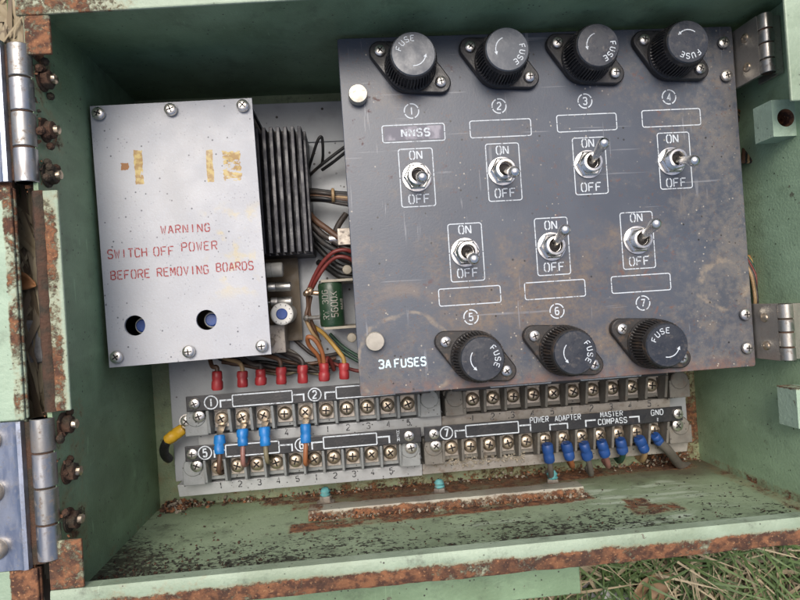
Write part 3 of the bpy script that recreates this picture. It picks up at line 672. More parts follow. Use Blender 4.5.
for (xr, ya, yb_) in ((P(5, 110, ZF + .001).x, P(3, 40, ZF).y, P(3, 183, ZF).y), (P(26, 500, ZF + .001).x, P(12, 421, ZF).y, P(12, 571, ZF).y)):
    hp = MB(); x0 = xr - .032
    prof = [(x0, ZF + .0006), (xr - .004, ZF + .0006), (xr - .0018, ZF + .0016), (xr - .0004, ZF + .0012), (xr, ZF - .001), (xr - .0012, ZF - .001), (xr - .004, ZF - .0008), (x0, ZF - .0002)]
    hp.rings([[(x, yb_ + .0003, z) for x, z in prof], [(x, ya - .0003, z) for x, z in prof]])
    ho = hp.build('hinge_plate', MT['steel_blue'], door, smooth=40)
    lf = MB(); lf.box(xr - .001, xr + .0050, yb_ + .001, ya - .001, ZF - .0022, ZF - .0011); lf.build('hinge_leaf', MT['dark_rust'], ho, bevel=.0003)
    for t in (.46, .84, .12):
        yy = ya + (yb_ - ya) * t
        q = MB(); q.lathe((P(1, 500, ZF).x if xr > P(5, 110, ZF).x + .005 else xr - .012, yy, ZF + .0006), [(.0042, 0), (.0042, .0006), (.0036, .0018), (.002, .0026), (.0002, .0028)], 24)
        q.build('rivet', MT['tscrew'], ho, smooth=40)

# ================================================================== MOUNTING PLATE
PLZ = .012
pl = P(173, 440, PLZ); pr_ = P(688, 430, PLZ); ptop = P(300, 103, PLZ).y; pbot = P(300, 471, PLZ).y
mb = MB(); mb.box(pl.x, pr_.x, pbot, ptop - .02, PLZ - .0015, PLZ); 
yst = P(320, 142, PLZ + .001).y
mb.box(pl.x + .03, pr_.x, yst, ptop, PLZ - .0008, PLZ + .0012)
for x in (pl.x + .01, pr_.x - .01):
    for y in (pbot + .01, ptop - .03): mb.cyl((x, y, 0), (x, y, PLZ - .0015), .004)
tag(mb.build('mounting_plate', MT['plate'], bevel=.0004), 'grey sheet metal mounting plate behind all the modules', 'plate')

# ================================================================== CONTROL PANEL
pan = thing('control_panel', 'dark blue-grey fuse and switch panel, dusty, hinged inside the box', 'control panel', (.0965, .0425, PZ))
PX0, PX1, PY0, PY1 = 0.0005, .1942, -.0413, .1262
mb = MB(); rr = .0012; pts = []
for cx, cy, t in ((PX1 - rr, PY1 - rr, 0), (PX0 + rr, PY1 - rr, 1.5708), (PX0 + rr, PY0 + rr, 3.1416), (PX1 - rr, PY0 + rr, 4.7124)):
    pts += [(cx + rr * math.cos(t + k * .524), cy + rr * math.sin(t + k * .524)) for k in range(4)]
mb.prism(pts, PZ - .0024, PZ); mb.build('panel_plate', MT['panel'], pan, bevel=.0003, smooth=30)
# rear posts carrying the free side
for px, py in ((358, 94), (375, 341.5)):
    q = P(px, py, PZ + .004)
    mb = MB(); mb.cyl((q.x, q.y, PLZ), (q.x, q.y, PZ - .0024), .0035); mb.build('standoff', MT['tplate'], pan, smooth=35)
    r = 9.6 * S(PZ + .004)
    mb = MB(); mb.lathe((q.x, q.y, PZ), [(r * .96, 0), (r, .0006), (r, .0042), (r * .93, .0050), (r * .5, .0052), (r * .02, .0052)], 32)
    mb.build('thumb_nut', MT['button'] if py < 200 else MT['button_cream'], pan, smooth=35)
for px, py in ((723, 43), (726, 76), (745, 314.5), (747, 348)):
    screw('screw', P(px, py, PZ + .001), 6.0 * S(PZ), pan, MT['screw'])
# hinges joining panel and box
for k, (pa, pb, bars) in enumerate((((735, 30), (737, 84), ((765.5, 14), (767.5, 74))), ((757, 303), (758, 361), ((786, 303), (787, 361))))):
    z0 = PZ - .002; zb_ = PZ + .017
    y1_, y0_ = P(bars[0][0], bars[0][1], zb_).y, P(bars[1][0], bars[1][1], zb_).y
    xb = (P(*bars[0], zb_).x + P(*bars[1], zb_).x) / 2; rb = 7.4 * S(zb_)
    mb = MB()
    xa = PX1 + .0006
    mb.hexa([(xa, y0_, z0), (xa + .0015, y0_, z0 - .0004), (xa + .0015, y1_, z0 - .0004), (xa, y1_, z0), (xb - rb, y0_, zb_ - rb * .3), (xb - rb * .4, y0_, zb_ - rb * .7), (xb - rb * .4, y1_, zb_ - rb * .7), (xb - rb, y1_, zb_ - rb * .3)])
    ho = mb.build('hinge', MT['hinge_brown'], pan, bevel=.0003)
    mb = MB(); mb.box(xb + rb * .6, BX1 - .0005, y0_ + .0004, y1_ - .0004, zb_ - .0016, zb_ - .0004); mb.box(BX1 - .0022, BX1 - .0006, y0_ + .0004, y1_ - .0004, zb_ - .016, zb_ - .0018)
    mb.build('hinge_leaf', MT['hinge_brown'], ho, bevel=.0003)
    barrel((xb, y1_, zb_), (xb, y0_, zb_), [.27, .5, .76], rb, ho, [MT['hinge_brown'], MT['steel']])
    for t in (.25, .75):
        for sgn in (1,):
            q = Vector((xa + (xb - rb - xa) * .55, y1_ + (y0_ - y1_) * t, z0 + (zb_ - z0) * .5)); ax = Vector((-(zb_ - z0), 0, (xb - rb - xa))).normalized()
            mb = MB(); mb.lathe(q, [(.0022, 0), (.0021, .0006), (.0012, .0012), (.0001, .0014)], 16, ax); mb.build('rivet', MT['tscrew'], ho, smooth=40)

# fuse holders
FUSES = [((380, 50), (441, 81), 125, 'black'), ((470.5, 46), (530, 76), -25, 'black'), ((558, 42), (616, 72), -30, 'black'), ((645, 39), (701, 68), -85, 'black'),
         ((446, 342), (507, 371), 8, 'brown_black'), ((535, 336), (595, 365), 0, 'brown_black'), ((623, 329), (683, 358), 120, 'brown_black')]
DIRT = ['clean', 'clean', 'clean', 'dusty', 'dusty', 'dusty', 'dusty']
def hull(pts):
    pts = sorted(set(pts)); 
    def half(ps):
        h = []
        for p in ps:
            while len(h) > 1 and (h[-1][0] - h[-2][0]) * (p[1] - h[-2][1]) - (h[-1][1] - h[-2][1]) * (p[0] - h[-2][0]) <= 0: h.pop()
            h.append(p)
        return h
    a, b = half(pts), half(pts[::-1]); return a[:-1] + b[:-1]
for i, (s1, s2, ta, kn) in enumerate(FUSES):
    zf_ = PZ + .0032
    a, b = P(*s1, zf_ + .0015), P(*s2, zf_ + .0015); c = (a + b) / 2
    pts = []
    for q, r in ((a, .0050), (b, .0050), (c, .0120)): pts += [(round(q.x + r * math.cos(t * .1745), 7), round(q.y + r * math.sin(t * .1745), 7)) for t in range(36)]
    mb = MB(); mb.prism(hull(pts), PZ, zf_); mb.lathe((c.x, c.y, zf_ - .0003), [(.0122, 0), (.0120, .0014), (.0100, .0018)], 48)
    fh = mb.build('fuse_holder', MT[kn], pan, bevel=.0006, smooth=40, label='fuse holder with %s numbered circle %d' % (('cap and' if i < 4 else 'dusty brown cap and'), i + 1))
    for q in (a, b): screw('screw', (q.x, q.y, zf_), 5.8 * S(zf_), fh, MT['screw'], h=.0020)
    n = 192
    def md(ii, k): return 1.0 if k in (0, 1, 5, 6, 7, 8) else (1.0 if ii % 4 < 2 else .915)
    mb = MB(); mb.lathe((c.x, c.y, zf_ + .0016), [(.0118, 0), (.0118, .0006), (.0119, .001), (.0116, .0060), (.0110, .0096), (.0105, .0102), (.0102, .0112), (.0100, .0124)], n, mod=md)
    mb.build('fuse_cap', MT[kn], fh, smooth=28)
    zt = zf_ + .0016 + .0124
    mb = MB(); mb.lathe((c.x, c.y, zt), [(.0099, -.0004), (.0099, .0002), (.0095, .00075), (.0060, .00085), (.0002, .00085)], 64)
    mb.mi = 1
    zz = zt + .00094; t0 = R_(ta); Rr = .0066
    for k, ch in enumerate('FUSE'):
        tt = t0 + (1.5 - k) * .40 * (1 if True else 0)
        base = Vector((c.x + math.cos(tt) * (Rr - .0010), c.y + math.sin(tt) * (Rr - .0010), zz))
        text(mb, ch, .0024, on(base, tt - 1.5708), wr=.62, sw=.16)
    e0, e1 = t0 + R_(136), t0 + R_(216)
    N = 10; pp = [(Rr * .82 * math.cos(e0 + (e1 - e0) * k / N), Rr * .82 * math.sin(e0 + (e1 - e0) * k / N)) for k in range(N + 1)]
    mb.ribbon(pp, .00042, on((c.x, c.y, zz)))
    ex, ey = pp[-1]; tr = math.atan2(ey, ex); tg = tr + 1.5708
    tri = [mb.v(on((c.x, c.y, zz + 2e-5))(ex + math.cos(tg) * .0016, ey + math.sin(tg) * .0016)), mb.v(on((c.x, c.y, zz + 2e-5))(ex + math.cos(tr) * .0008, ey + math.sin(tr) * .0008)), mb.v(on((c.x, c.y, zz + 2e-5))(ex - math.cos(tr) * .0008, ey - math.sin(tr) * .0008))]
    mb.face(tri)
    mb.build('cap_face', [MT['cap_sky' if i < 2 else 'cap_dark'], MT['ink']], fh, smooth=30)

# toggle switches (centre px, tilt of the lever towards ON (+) or OFF (-), sideways)
SW = [((417.5, 176), -15, 1), ((504, 170), -17, 3), ((590.5, 163), 22, 3), ((674.5, 160), -16, 3), ((466.5, 252), -18, 1), ((553.5, 246), 23, 3), ((640, 239.5), 22, 3)]
for i, (pc, tilt, side) in enumerate(SW):
    q = P(*pc, PZ + .003)
    mb = MB(); c = (q.x, q.y, PZ)
    mb.lathe(c, [(.0068, 0), (.0068, .0007), (.0064, .0008)], 40)
    ang = random.uniform(0, 1)
    mb.lathe(c, [(.0062, .0008), (.0065, .0011), (.0065, .0026), (.0058, .0032)], 6)
    th = [(.0047, .0030)]
    for k in range(4): th += [(.0049, .0034 + k * .0007), (.0046, .00375 + k * .0007)]
    th += [(.0048, .0064), (.0044, .0068), (.0034, .0069), (.0031, .0064), (.0030, .0044), (.0005, .0040)]
    mb.lathe(c, th, 40)
    ts = mb.build('toggle_switch', MT['chrome'], pan, smooth=30, label='toggle switch %s, %s' % (('of fuse %d' % (i + 1)), 'lever up at on' if tilt > 0 else 'lever down at off'))
    mb = MB(); mb.lathe((q.x, q.y, PZ + .0041), [(.00285, 0), (.00285, .0006), (.0005, .0008)], 24); mb.build('collar_recess', MT['slot'], ts, smooth=30)
    d = Vector((math.sin(R_(side)), math.sin(R_(tilt)), math.cos(R_(tilt)))).normalized()
    mb = MB(); mb.lathe((q.x, q.y, PZ + .0035), [(.0016, 0), (.00165, .004), (.0021, .010), (.0026, .0135), (.00265, .0150), (.0021, .0164), (.0011, .0171), (.0001, .0173)], 24, d)
    mb.build('lever', MT['chrome'], ts, smooth=50)

# printed legends
zi = PZ + .00012
NUMS = [(411.5, 111), (499, 106), (585, 101), (669, 97), (471, 317), (557, 311), (643, 303)]
LBOX = [((381.5, 125), (445.5, 141)), ((468, 120.5), (533, 136)), ((555, 114.5), (618.5, 130.5)), ((640.5, 109.5), (702, 126)), ((437.5, 288.5), (502, 303)), ((523, 282), (587, 297)), ((610, 276), (672, 290.5))]
FRM = [((398, 149), (436, 206)), ((484.5, 144), (523, 200)), ((571.5, 137.5), (609, 194)), ((656, 132.5), (693.5, 188.5)), ((447.5, 223.5), (485, 281)), ((533.5, 217.5), (571.5, 275)), ((619, 212), (656.5, 268.5))]
ONS = [(416, 159), (502.5, 154), (588, 147), (672.5, 142.5), (465, 233.5), (551, 229), (636.5, 221.5)]
OFFS = [(419.5, 203), (505.5, 197), (591.5, 191), (676.5, 186.5), (468, 277), (554.5, 271), (639.5, 265)]
sp_ = S(PZ)
for i in range(7):
    mb = MB(); c = P(*NUMS[i], zi)
    dashring(mb, 7.3 * sp_, 1.2 * sp_, on(c), 4, .11, .3)
    text(mb, str(i + 1), 7.2 * sp_, on(c + Vector((0, -3.6 * sp_, 0))), wr=.5, sw=.17)
    a, b = P(*LBOX[i][0], zi), P(*LBOX[i][1], zi); cc = (a + b) / 2
    w2, h2 = 31.6 * sp_, 8.6 * sp_
    rrect(mb, -w2, w2, -h2, h2, 2.2 * sp_, 1.0 * sp_, on(cc), .7 * sp_)
    a, b = P(*FRM[i][0], zi), P(*FRM[i][1], zi); cc = (a + b) / 2
    rrect(mb, -17.2 * sp_, 17.2 * sp_, -29.2 * sp_, 29.2 * sp_, 2.4 * sp_, 1.0 * sp_, on(cc), .9 * sp_)
    text(mb, 'ON', 8.0 * sp_, on(P(*ONS[i], zi)), wr=.62, sw=.155, sp=.28)
    text(mb, 'OFF', 8.4 * sp_, on(P(*OFFS[i], zi)), wr=.62, sw=.15, sp=.30)
    mb.build('printed_legend', MT['ink'], pan, recalc=False)
cc = (P(*LBOX[0][0], zi) + P(*LBOX[0][1], zi)) / 2
mb = MB(); mb.box(cc.x - 29.5 * sp_, cc.x + 30 * sp_, cc.y - 6.6 * sp_, cc.y + 6.9 * sp_, PZ, PZ + .0001)
mb.mi = 1; text(mb, 'NNSS', 7.2 * sp_, on((cc.x + 2 * sp_, cc.y - 3.2 * sp_, PZ + .00018)), wr=.66, sw=.24, sp=.42)
mb.build('name_tape', [MT['label_tape'], MT['ink']], pan)
mb = MB(); text(mb, '3A', 8.0 * sp_, on(P(385, 368, zi)), wr=.58, sw=.2, sp=.28); text(mb, 'FUSES', 8.0 * sp_, on(P(410.5, 366.3, zi)), wr=.55, sw=.2, sp=.28)
mb.build('printed_legend', MT['ink_blue'], pan, recalc=False)

# ================================================================== POWER SUPPLY
CZ = .067
psu = thing('power_supply', 'white metal power unit with red warning lettering', 'power supply', (-.08, .04, PLZ))
X0, X1, Y0, Y1 = (v * (CAM_H - CZ) / (CAM_H - .055) for v in (-.1212, -.0430, -.0206, .1076))
H1, H2 = P(133.6, 325.6, CZ), P(205.3, 319.6, CZ); hr = 9.9 * S(CZ)
mb = MB()
ym = (H1.y + H2.y) / 2; hw = hr * 1.5; nseg = 40
xs = [X0, H1.x - hw, H1.x + hw, H2.x - hw, H2.x + hw, X1]; ys = [Y0, ym - hw, ym + hw, Y1]
for zz, fl_ in ((CZ, False), (CZ - .0015, True)):
    for i in range(5):
        for j in range(3):
            if j == 1 and i in (1, 3):
                cx = (xs[i] + xs[i + 1]) / 2; vc, vs = [], []
                for k in range(nseg):
                    dx, dy = math.cos(6.28318 * k / nseg), math.sin(6.28318 * k / nseg); q = hw / max(abs(dx), abs(dy))
                    vc.append(mb.v((cx + hr * dx, ym + hr * dy, zz))); vs.append(mb.v((cx + dx * q, ym + dy * q, zz)))
                for k in range(nseg):
                    l = (k + 1) % nseg; f = [vs[k], vs[l], vc[l], vc[k]]; mb.face(f[::-1] if fl_ else f)
            else:
                f = [mb.v((xs[i], ys[j], zz)), mb.v((xs[i + 1], ys[j], zz)), mb.v((xs[i + 1], ys[j + 1], zz)), mb.v((xs[i], ys[j + 1], zz))]; mb.face(f[::-1] if fl_ else f)
for cx in ((xs[1] + xs[2]) / 2, (xs[3] + xs[4]) / 2):
    rs = [[(cx + hr * math.cos(6.28318 * k / nseg), ym + hr * math.sin(6.28318 * k / nseg), z) for k in range(nseg)] for z in (CZ, CZ - .0015)]
    mb.rings(rs, False, False)
b_ = [(X0, Y0), (X1, Y0), (X1, Y1), (X0, Y1)]
for k in range(4):
    (xa, ya), (xb, yb_) = b_[k], b_[(k + 1) % 4]; mb.face([mb.v((xa, ya, CZ - .0015)), mb.v((xb, yb_, CZ - .0015)), mb.v((xb, yb_, CZ)), mb.v((xa, ya, CZ))])
ctr = Vector(((X0 + X1) / 2, (Y0 + Y1) / 2, 0)); RC = Matrix.Translation(ctr) @ Matrix.Rotation(.0125, 4, 'Z') @ Matrix.Translation(-ctr)
bmesh.ops.transform(mb.bm, matrix=RC, verts=mb.bm.verts[:])
cov = mb.build('cover', MT['cover'], psu, recalc=False)
for px, py in ((99, 114), (171, 110), (243, 106), (117, 357), (189, 351.5), (262, 346)):
    screw('screw', P(px, py, CZ + .001), 6.2 * S(CZ), psu, MT['screw'], h=.0022)
    q = P(px, py, CZ); MB().cyl((q.x, q.y, PLZ), (q.x, q.y, CZ - .0015), .0022).build('standoff', MT['tplate'], psu, smooth=35)
mb = MB(); zl = CZ + .0001; sc = S(CZ)
text(mb, 'WARNING', 7.6 * sc, on(P(185.5, 232.5, zl)), wr=.58, sw=.15, sp=.34)
text(mb, 'SWITCH', 8.2 * sc, on(P(127.5, 257.5, zl)), wr=.54, sw=.15, sp=.24)
text(mb, 'OFF', 8.2 * sc, on(P(164, 255.3, zl)), wr=.58, sw=.14, sp=.28)
text(mb, 'POWER', 8.2 * sc, on(P(199.5, 250.3, zl)), wr=.58, sw=.14, sp=.30)
text(mb, 'BEFORE', 8.0 * sc, on(P(130.5, 278.5, zl)), wr=.54, sw=.15, sp=.26)
text(mb, 'REMOVING', 8.0 * sc, on(P(183, 275, zl)), wr=.53, sw=.15, sp=.26)
text(mb, 'BOARDS', 8.0 * sc, on(P(235, 270.5, zl)), wr=.52, sw=.15, sp=.26)
mb.build('warning_lettering', MT['ink_red'], cov, recalc=False)
mb = MB(); mb.box(X0 + .004, X1 + .012, Y0 + .004, Y1 - .002, PLZ + .006, PLZ + .0076); mb.build('circuit_board', plastic('board_brown', (.10, .07, .035), .5, .2, .3), psu)
mb = MB(); mb.box(X0 + .001, X0 + .0025, Y0 + .001, Y1 - .001, PLZ, CZ - .0016); mb.box(X0 + .0026, X1 - .002, Y1 - .0026, Y1 - .001, PLZ, CZ - .0016); mb.box(X0 + .006, X1 - .016, Y0 + .0024, Y0 + .0038, PLZ + .008, CZ - .012); mb.build('chassis', MT['dark_rust'] if False else MT['fin'], psu)
for q, hx in ((H1, 3.5), (H2, 3.0)):
    zt = CZ - .010; c = Vector((q.x + hx * sc * .6, q.y - .0004, 0))
    mb = MB(); mb.lathe((c.x, c.y, PLZ + .008), [(.0042, 0), (.0042, zt - PLZ - .009), (.0036, zt - PLZ - .008)], 28); t1 = mb.build('trimmer', MT['white_plastic'], psu, smooth=35)
    mb = MB(); mb.lathe((c.x, c.y, zt), [(.0031, -.0006), (.0031, .0010), (.0026, .0014), (.0002, .0014)], 28); mb.build('trimmer_dial', MT['trim_blue'], t1, smooth=35)
# parts peeping out beside the cover: big trimmer and small cans
q = P(282, 314, .044)
mb = MB(); mb.lathe((q.x, q.y, PLZ + .0076), [(.0055, 0), (.0055, .0230), (.0058, .0240), (.0058, .0248), (.0052, .0254), (.0030, .0254)], 40); t1 = mb.build('trimmer', MT['white_plastic'], psu, smooth=35)
mb = MB(); mb.lathe((q.x, q.y, .0440), [(.0029, -.002), (.0029, .0012), (.0025, .0016), (.0002, .0016)], 32); mb.mi = 0; mb.build('trimmer_dial', MT['trim_blue'], t1, smooth=35)
mb = MB()
for k in range(9):
    t = R_(-130 + k * 32); mb.ribbon([(.0044 * math.cos(t), .0044 * math.sin(t)), (.0051 * math.cos(t), .0051 * math.sin(t))], .0004, on((q.x, q.y, .04512)))
mb.build('dial_marks', MT['ink_black'], t1, recalc=False)
for px, py, L, r, zc, mt in ((270, 270, 17, 7.2, .040, 'white_plastic'), (272, 287, 23, 4.6, .036, 'can'), (275, 302, 21, 4.8, .034, 'can')):
    a = P(px - 4, py + .3, zc); b = P(px - 4 + L, py - .6, zc); r_ = r * S(zc)
    mb = MB(); L_ = (b - a).length; mb.lathe(a, [(r_ * .9, 0), (r_, r_ * .1), (r_, L_ * .3), (r_ * .94, L_ * .33), (r_, L_ * .36), (r_, L_ - r_ * .15), (r_ * .85, L_)], 24, b - a); mb.cyl(a + Vector((-.003, 0, 0)), a, .0006); mb.box(a.x - .004, a.x - .0028, a.y - r_, a.y + r_, PLZ + .0076, zc + r_ * .8)
    mb.build('capacitor', plastic('grey_can', (.30, .30, .28), .45, .2, .4) if mt == 'white_plastic' else MT['can'], psu, smooth=35)
q0, q1 = P(271, 325, .03), P(287, 352, .03)
MB().box(q0.x - .004, q1.x, q1.y, q0.y, PLZ + .0005, .034).build('side_bracket', MT['tplate'], psu, bevel=.0004)

# ================================================================== HEAT SINK
HZ = .049
a, b = P(257, 127, HZ), P(310, 252, HZ)
hs = thing('heat_sink', 'black finned heat sink beside the white power unit', 'heat sink', ((a.x + b.x) / 2, (a.y + b.y) / 2, PLZ))
hy1, hy0 = P(278, 126, HZ).y, P(290, 253, HZ).y; hx0, hx1 = P(262, 190, HZ).x - .001, P(303, 190, HZ).x
mb = MB(); mb.box(hx0 - .004, hx1 + .0025, hy0, hy1, PLZ + .0002, HZ - .011); mb.box(hx1 + .0012, hx1 + .0028, hy0 + .0002, hy1 - .006, HZ - .011, HZ - .005); mb.build('heat_sink_base', MT['fin'], hs, bevel=.0003)
nf = 7
for k in range(nf):
    x = hx0 + (hx1 - hx0) * k / (nf - 1)
    mb = MB(); mb.hexa([(x - .0012, hy0 + .0004, HZ - .011), (x + .0012, hy0 + .0004, HZ - .011), (x + .0012, hy1 - .0004, HZ - .011), (x - .0012, hy1 - .0004, HZ - .011), (x - .0009, hy0 + .0004, HZ), (x + .0009, hy0 + .0004, HZ), (x + .0009, hy1 - .0004, HZ), (x - .0009, hy1 - .0004, HZ)])
    mb.build('fin', MT['fin'], hs, bevel=.0002)

# ================================================================== TERMINAL BLOCKS
TZ = .026   # screw seat
UP1 = [(221, 420), (242.5, 417.5), (263, 416), (284.5, 414), (305.5, 412.5), (326, 411), (347, 408), (367.5, 406.5), (387.5, 405), (407.5, 403.5)]
UP2 = [(474, 400), (493, 398), (513, 397), (534, 395), (554, 393), (573, 392), (593, 390), (614, 388), (632.5, 387), (652.5, 385)]
LO1 = [(217.5, 468), (237, 466), (257, 464.5), (276, 463), (295, 461), (314, 460), (333, 458), (353, 456), (372, 454.5), (390.5, 452.5)]
LO2 = [(452, 447), (471, 445.5), (489.5, 444), (507.5, 443), (527, 442), (545.5, 440.5), (564, 438.5), (582, 437.5), (600, 436), (619, 434), (637, 432.5), (654.5, 430.5)]
def fitrow(pts):
    q = [P(*p, TZ + .003) for p in pts]; y = sum(v.y for v in q) / len(q); n = len(q)
    xm = sum(v.x for v in q) / n; sl = sum((i - (n - 1) / 2) * v.x for i, v in enumerate(q)) / sum((i - (n - 1) / 2) ** 2 for i in range(n))
    return [xm + sl * (i - (n - 1) / 2) for i in range(n)], y, sl
px_ = S(TZ)
def terminal_block(pts, label, strip_x, band, endcaps, dirty, legend, numbers, name='terminal_block', strip_h=15):
    xs_, y, pit = fitrow(pts)
    root = thing(name, label, 'terminal block', ((xs_[0] + xs_[-1]) / 2, y, PLZ), 'screw terminal blocks')
    bt = TZ + .0095; yu = y + 10.5 * px_; yl = y - 14 * px_
    xa, xb = xs_[0] - pit * .5 - .0008, xs_[-1] + pit * .5 + .0008
    mb = MB(); mb.box(xa, xb, yl + .0005, yu, PLZ + .0001, TZ - .0012)
    gm = MT['block_dirty'] if dirty else MT['block_grey']
    for k in range(len(xs_) + 1):
        x = xs_[0] - pit * .5 + k * pit; t = pit * .085
        mb.hexa([(x - t, yl - .0010, TZ - .0014), (x + t, yl - .0010, TZ - .0014), (x + t, yu, TZ - .0014), (x - t, yu, TZ - .0014), (x - t * .8, yl + .001, bt - .003), (x + t * .8, yl + .001, bt - .003), (x + t * .8, yu, bt), (x - t * .8, yu, bt)])
    mb.box(xa, xb, yu + .0001, yu + strip_h * px_ - .0042, PLZ + .0001, bt - .0002)
    mb.build('block_body', gm, root, bevel=.00035)
    for x in xs_:
        mb = MB(); mb.box(x - pit * .36, x + pit * .36, yl + .0028, yu - .0004, TZ - .0011, TZ); mb.box(x - pit * .33, x + pit * .33, yu - .0014, yu - .0003, TZ + .0001, TZ + .003)
        mb.build('terminal_plate', MT['tplate'], root, bevel=.0002)
        mb2 = (x, y, TZ + .0002); screw('terminal_screw', mb2, 6.8 * px_, root, MT['tscrew'], h=.0030)
    # number band
    mb = MB(); y1b, y0b = yl - .0010, yl - band * px_
    mb.hexa([(strip_x[2], y0b, PLZ + .0001), (strip_x[3], y0b, PLZ + .0001), (strip_x[3], y1b, PLZ + .0001), (strip_x[2], y1b, PLZ + .0001), (strip_x[2], y0b, TZ - .004), (strip_x[3], y0b, TZ - .004), (strip_x[3], y1b, TZ - .0016), (strip_x[2], y1b, TZ - .0016)])
    bd = mb.build('number_band', MT['band_dirty'] if dirty else MT['band'], root, bevel=.0003)
    mb = MB()
    sl = (.0024) / (y1b - y0b)
    for k, ch in numbers:
        cx = xs_[k]; cy = yl - .001 - 7.2 * px_
        text(mb, ch, 6.2 * px_, lambda u, v, e=0, cx=cx, cy=cy: Vector((cx + u, cy + v, TZ - .004 + (cy + v - y0b) * sl + .00015 + e)), wr=.5, sw=.15)
    if numbers: mb.build('printed_numbers', MT['ink_black'], bd, recalc=False)
    # black label strip with its printing
    ys0, ys1 = yu + .0004, yu + strip_h * px_; zt = bt + .0010
    mb = MB(); mb.box(strip_x[0], strip_x[1], ys0, ys1, bt - .0001, zt)
    st = mb.build('label_strip', MT['strip'], root, bevel=.0003)
    mb = MB(); legend(mb, (ys0 + ys1) / 2, zt + .00012); mb.build('printed_legend', MT['ink'], st, recalc=False)
    # moulded end caps with their fixing screws
    for (x0, x1, sx, sy1, sy2) in endcaps:
        mb = MB(); mb.box(x0, x1, yl + .0002, y + 4.5 * px_, PLZ + .0001, TZ + .0062); mb.box(x0, x1, y + 4.7 * px_, yu - .0002, PLZ + .0001, TZ + .0005)
        mb.lathe(((x0 + x1) / 2, y + 4.2 * px_, TZ - .001), [(.0052, 0), (.0052, .0075), (.0046, .0078)], 24)
        mb.build('end_cap', gm, root, bevel=.0005)
        if sx is not None:
            screw('screw', (sx, (ys0 + ys1) / 2, zt), 5.2 * px_, root, MT['screw'], h=.0016)
            screw('screw', (sx + .001, y + 5.5 * px_, TZ + .0068), 6.0 * px_, root, MT['screw'], h=.002)
    return xs_, y, root
def X(px, py, z=TZ + .010): return P(px, py, z).x
def Y(px, py, z=TZ + .010): return P(px, py, z).y
sz = S(TZ + .0106)
def ring_no(mb, px, ch, yc, z, py):
    c = (X(px, py), yc, z); mb.ribbon([(6.3 * sz * math.cos(k * .2618), 6.3 * sz * math.sin(k * .2618)) for k in range(24)], 1.1 * sz, on(c), True)
    text(mb, ch, 7.4 * sz, on((c[0], yc - 3.7 * sz, z)), wr=.46, sw=.19)
def bracket(mb, x_end, x_box, yc, z, h=5.5):
    mb.ribbon([(x_box, yc + 1.2 * sz), (x_end, yc + 1.2 * sz), (x_end, yc - h * sz)], 1.5 * sz, on((0, 0, z)))
def lbox(mb, x0, x1, yc, z, h=5.6): rrect(mb, x0, x1, yc - h * sz, yc + h * sz, .8 * sz, 1.15 * sz, on((0, 0, z)))
def leg_up1(mb, yc, z):
    ring_no(mb, 211, '1', yc, z, 398); bracket(mb, X(220.5, 400), X(231.5, 397), yc, z); lbox(mb, X(232.5, 396), X(292, 392), yc, z); bracket(mb, X(303.5, 392), X(293, 392), yc, z)
    ring_no(mb, 314.5, '2', yc, z, 391); bracket(mb, X(325, 391), X(335, 390), yc, z); lbox(mb, X(336, 389), X(395, 386), yc, z); bracket(mb, X(406, 385), X(396, 385), yc, z)
def leg_up2(mb, yc, z):
    lbox(mb, X(490, 380), X(550, 375), yc, z); lbox(mb, X(580, 372), X(640, 368), yc, z)
def leg_lo1(mb, yc, z):
    ring_no(mb, 205, '5', yc, z, 449); bracket(mb, X(214.5, 450), X(225, 450), yc, z); lbox(mb, X(226, 450), X(279, 444), yc, z); bracket(mb, X(292, 444), X(280, 444), yc, z)
    ring_no(mb, 301.5, '6', yc, z, 442); bracket(mb, X(312, 442), X(322.5, 441), yc, z); lbox(mb, X(323.5, 440), X(376.5, 436), yc, z); bracket(mb, X(389, 436), X(377.5, 436), yc, z)
    for k in range(3): text(mb, 'HEM'[k], 3.2 * sz, on((X(398, 434), yc + (3.5 - k * 4) * sz, z)), wr=.7, sw=.15)
def leg_lo2(mb, yc, z):
    ring_no(mb, 446, '7', yc, z, 429); bracket(mb, X(455, 430), X(464.5, 429), yc, z); lbox(mb, X(465.5, 428), X(518, 425), yc, z); bracket(mb, X(530, 425), X(519, 425), yc, z)
    text(mb, 'POWER', 5.4 * sz, on((X(539, 421), yc + 3.0 * sz, z)), wr=.50, sw=.16, sp=.25); text(mb, 'ADAPTER', 5.4 * sz, on((X(567.5, 419), yc + 2.6 * sz, z)), wr=.50, sw=.16, sp=.24)
    x0, x1 = X(549.5, 425), X(567, 424); mb.ribbon([(x0, yc - 6 * sz), (x0, yc - .4 * sz), (x1, yc - .4 * sz), (x1, yc - 6 * sz)], 1.4 * sz, on((0, 0, z)))
    text(mb, 'MASTER', 5.0 * sz, on((X(611, 413), yc + 2.9 * sz, z)), wr=.56, sw=.16, sp=.26); text(mb, 'COMPASS', 5.4 * sz, on((X(612, 420), yc - 4.6 * sz, z)), wr=.56, sw=.16, sp=.28)
    bracket(mb, X(585.5, 424), X(595.5, 420), yc - .6 * sz, z, 5); bracket(mb, X(638.5, 420), X(628.5, 416), yc - .6 * sz, z, 5)
    text(mb, 'GND', 5.4 * sz, on((X(656.5, 412), yc + .5 * sz, z)), wr=.58, sw=.16, sp=.3); mb.ribbon([(X(657, 419), yc - 2.6 * sz), (X(657, 419), yc - 6 * sz)], 1.4 * sz, on((0, 0, z)))
nums = [(0, '1'), (1, '2'), (2, '3'), (3, '4'), (4, '5'), (5, '1'), (6, '2'), (7, '3'), (8, '4'), (9, '5')]
seam_u = X(441, 401, TZ); seam_l = X(421, 440, TZ)
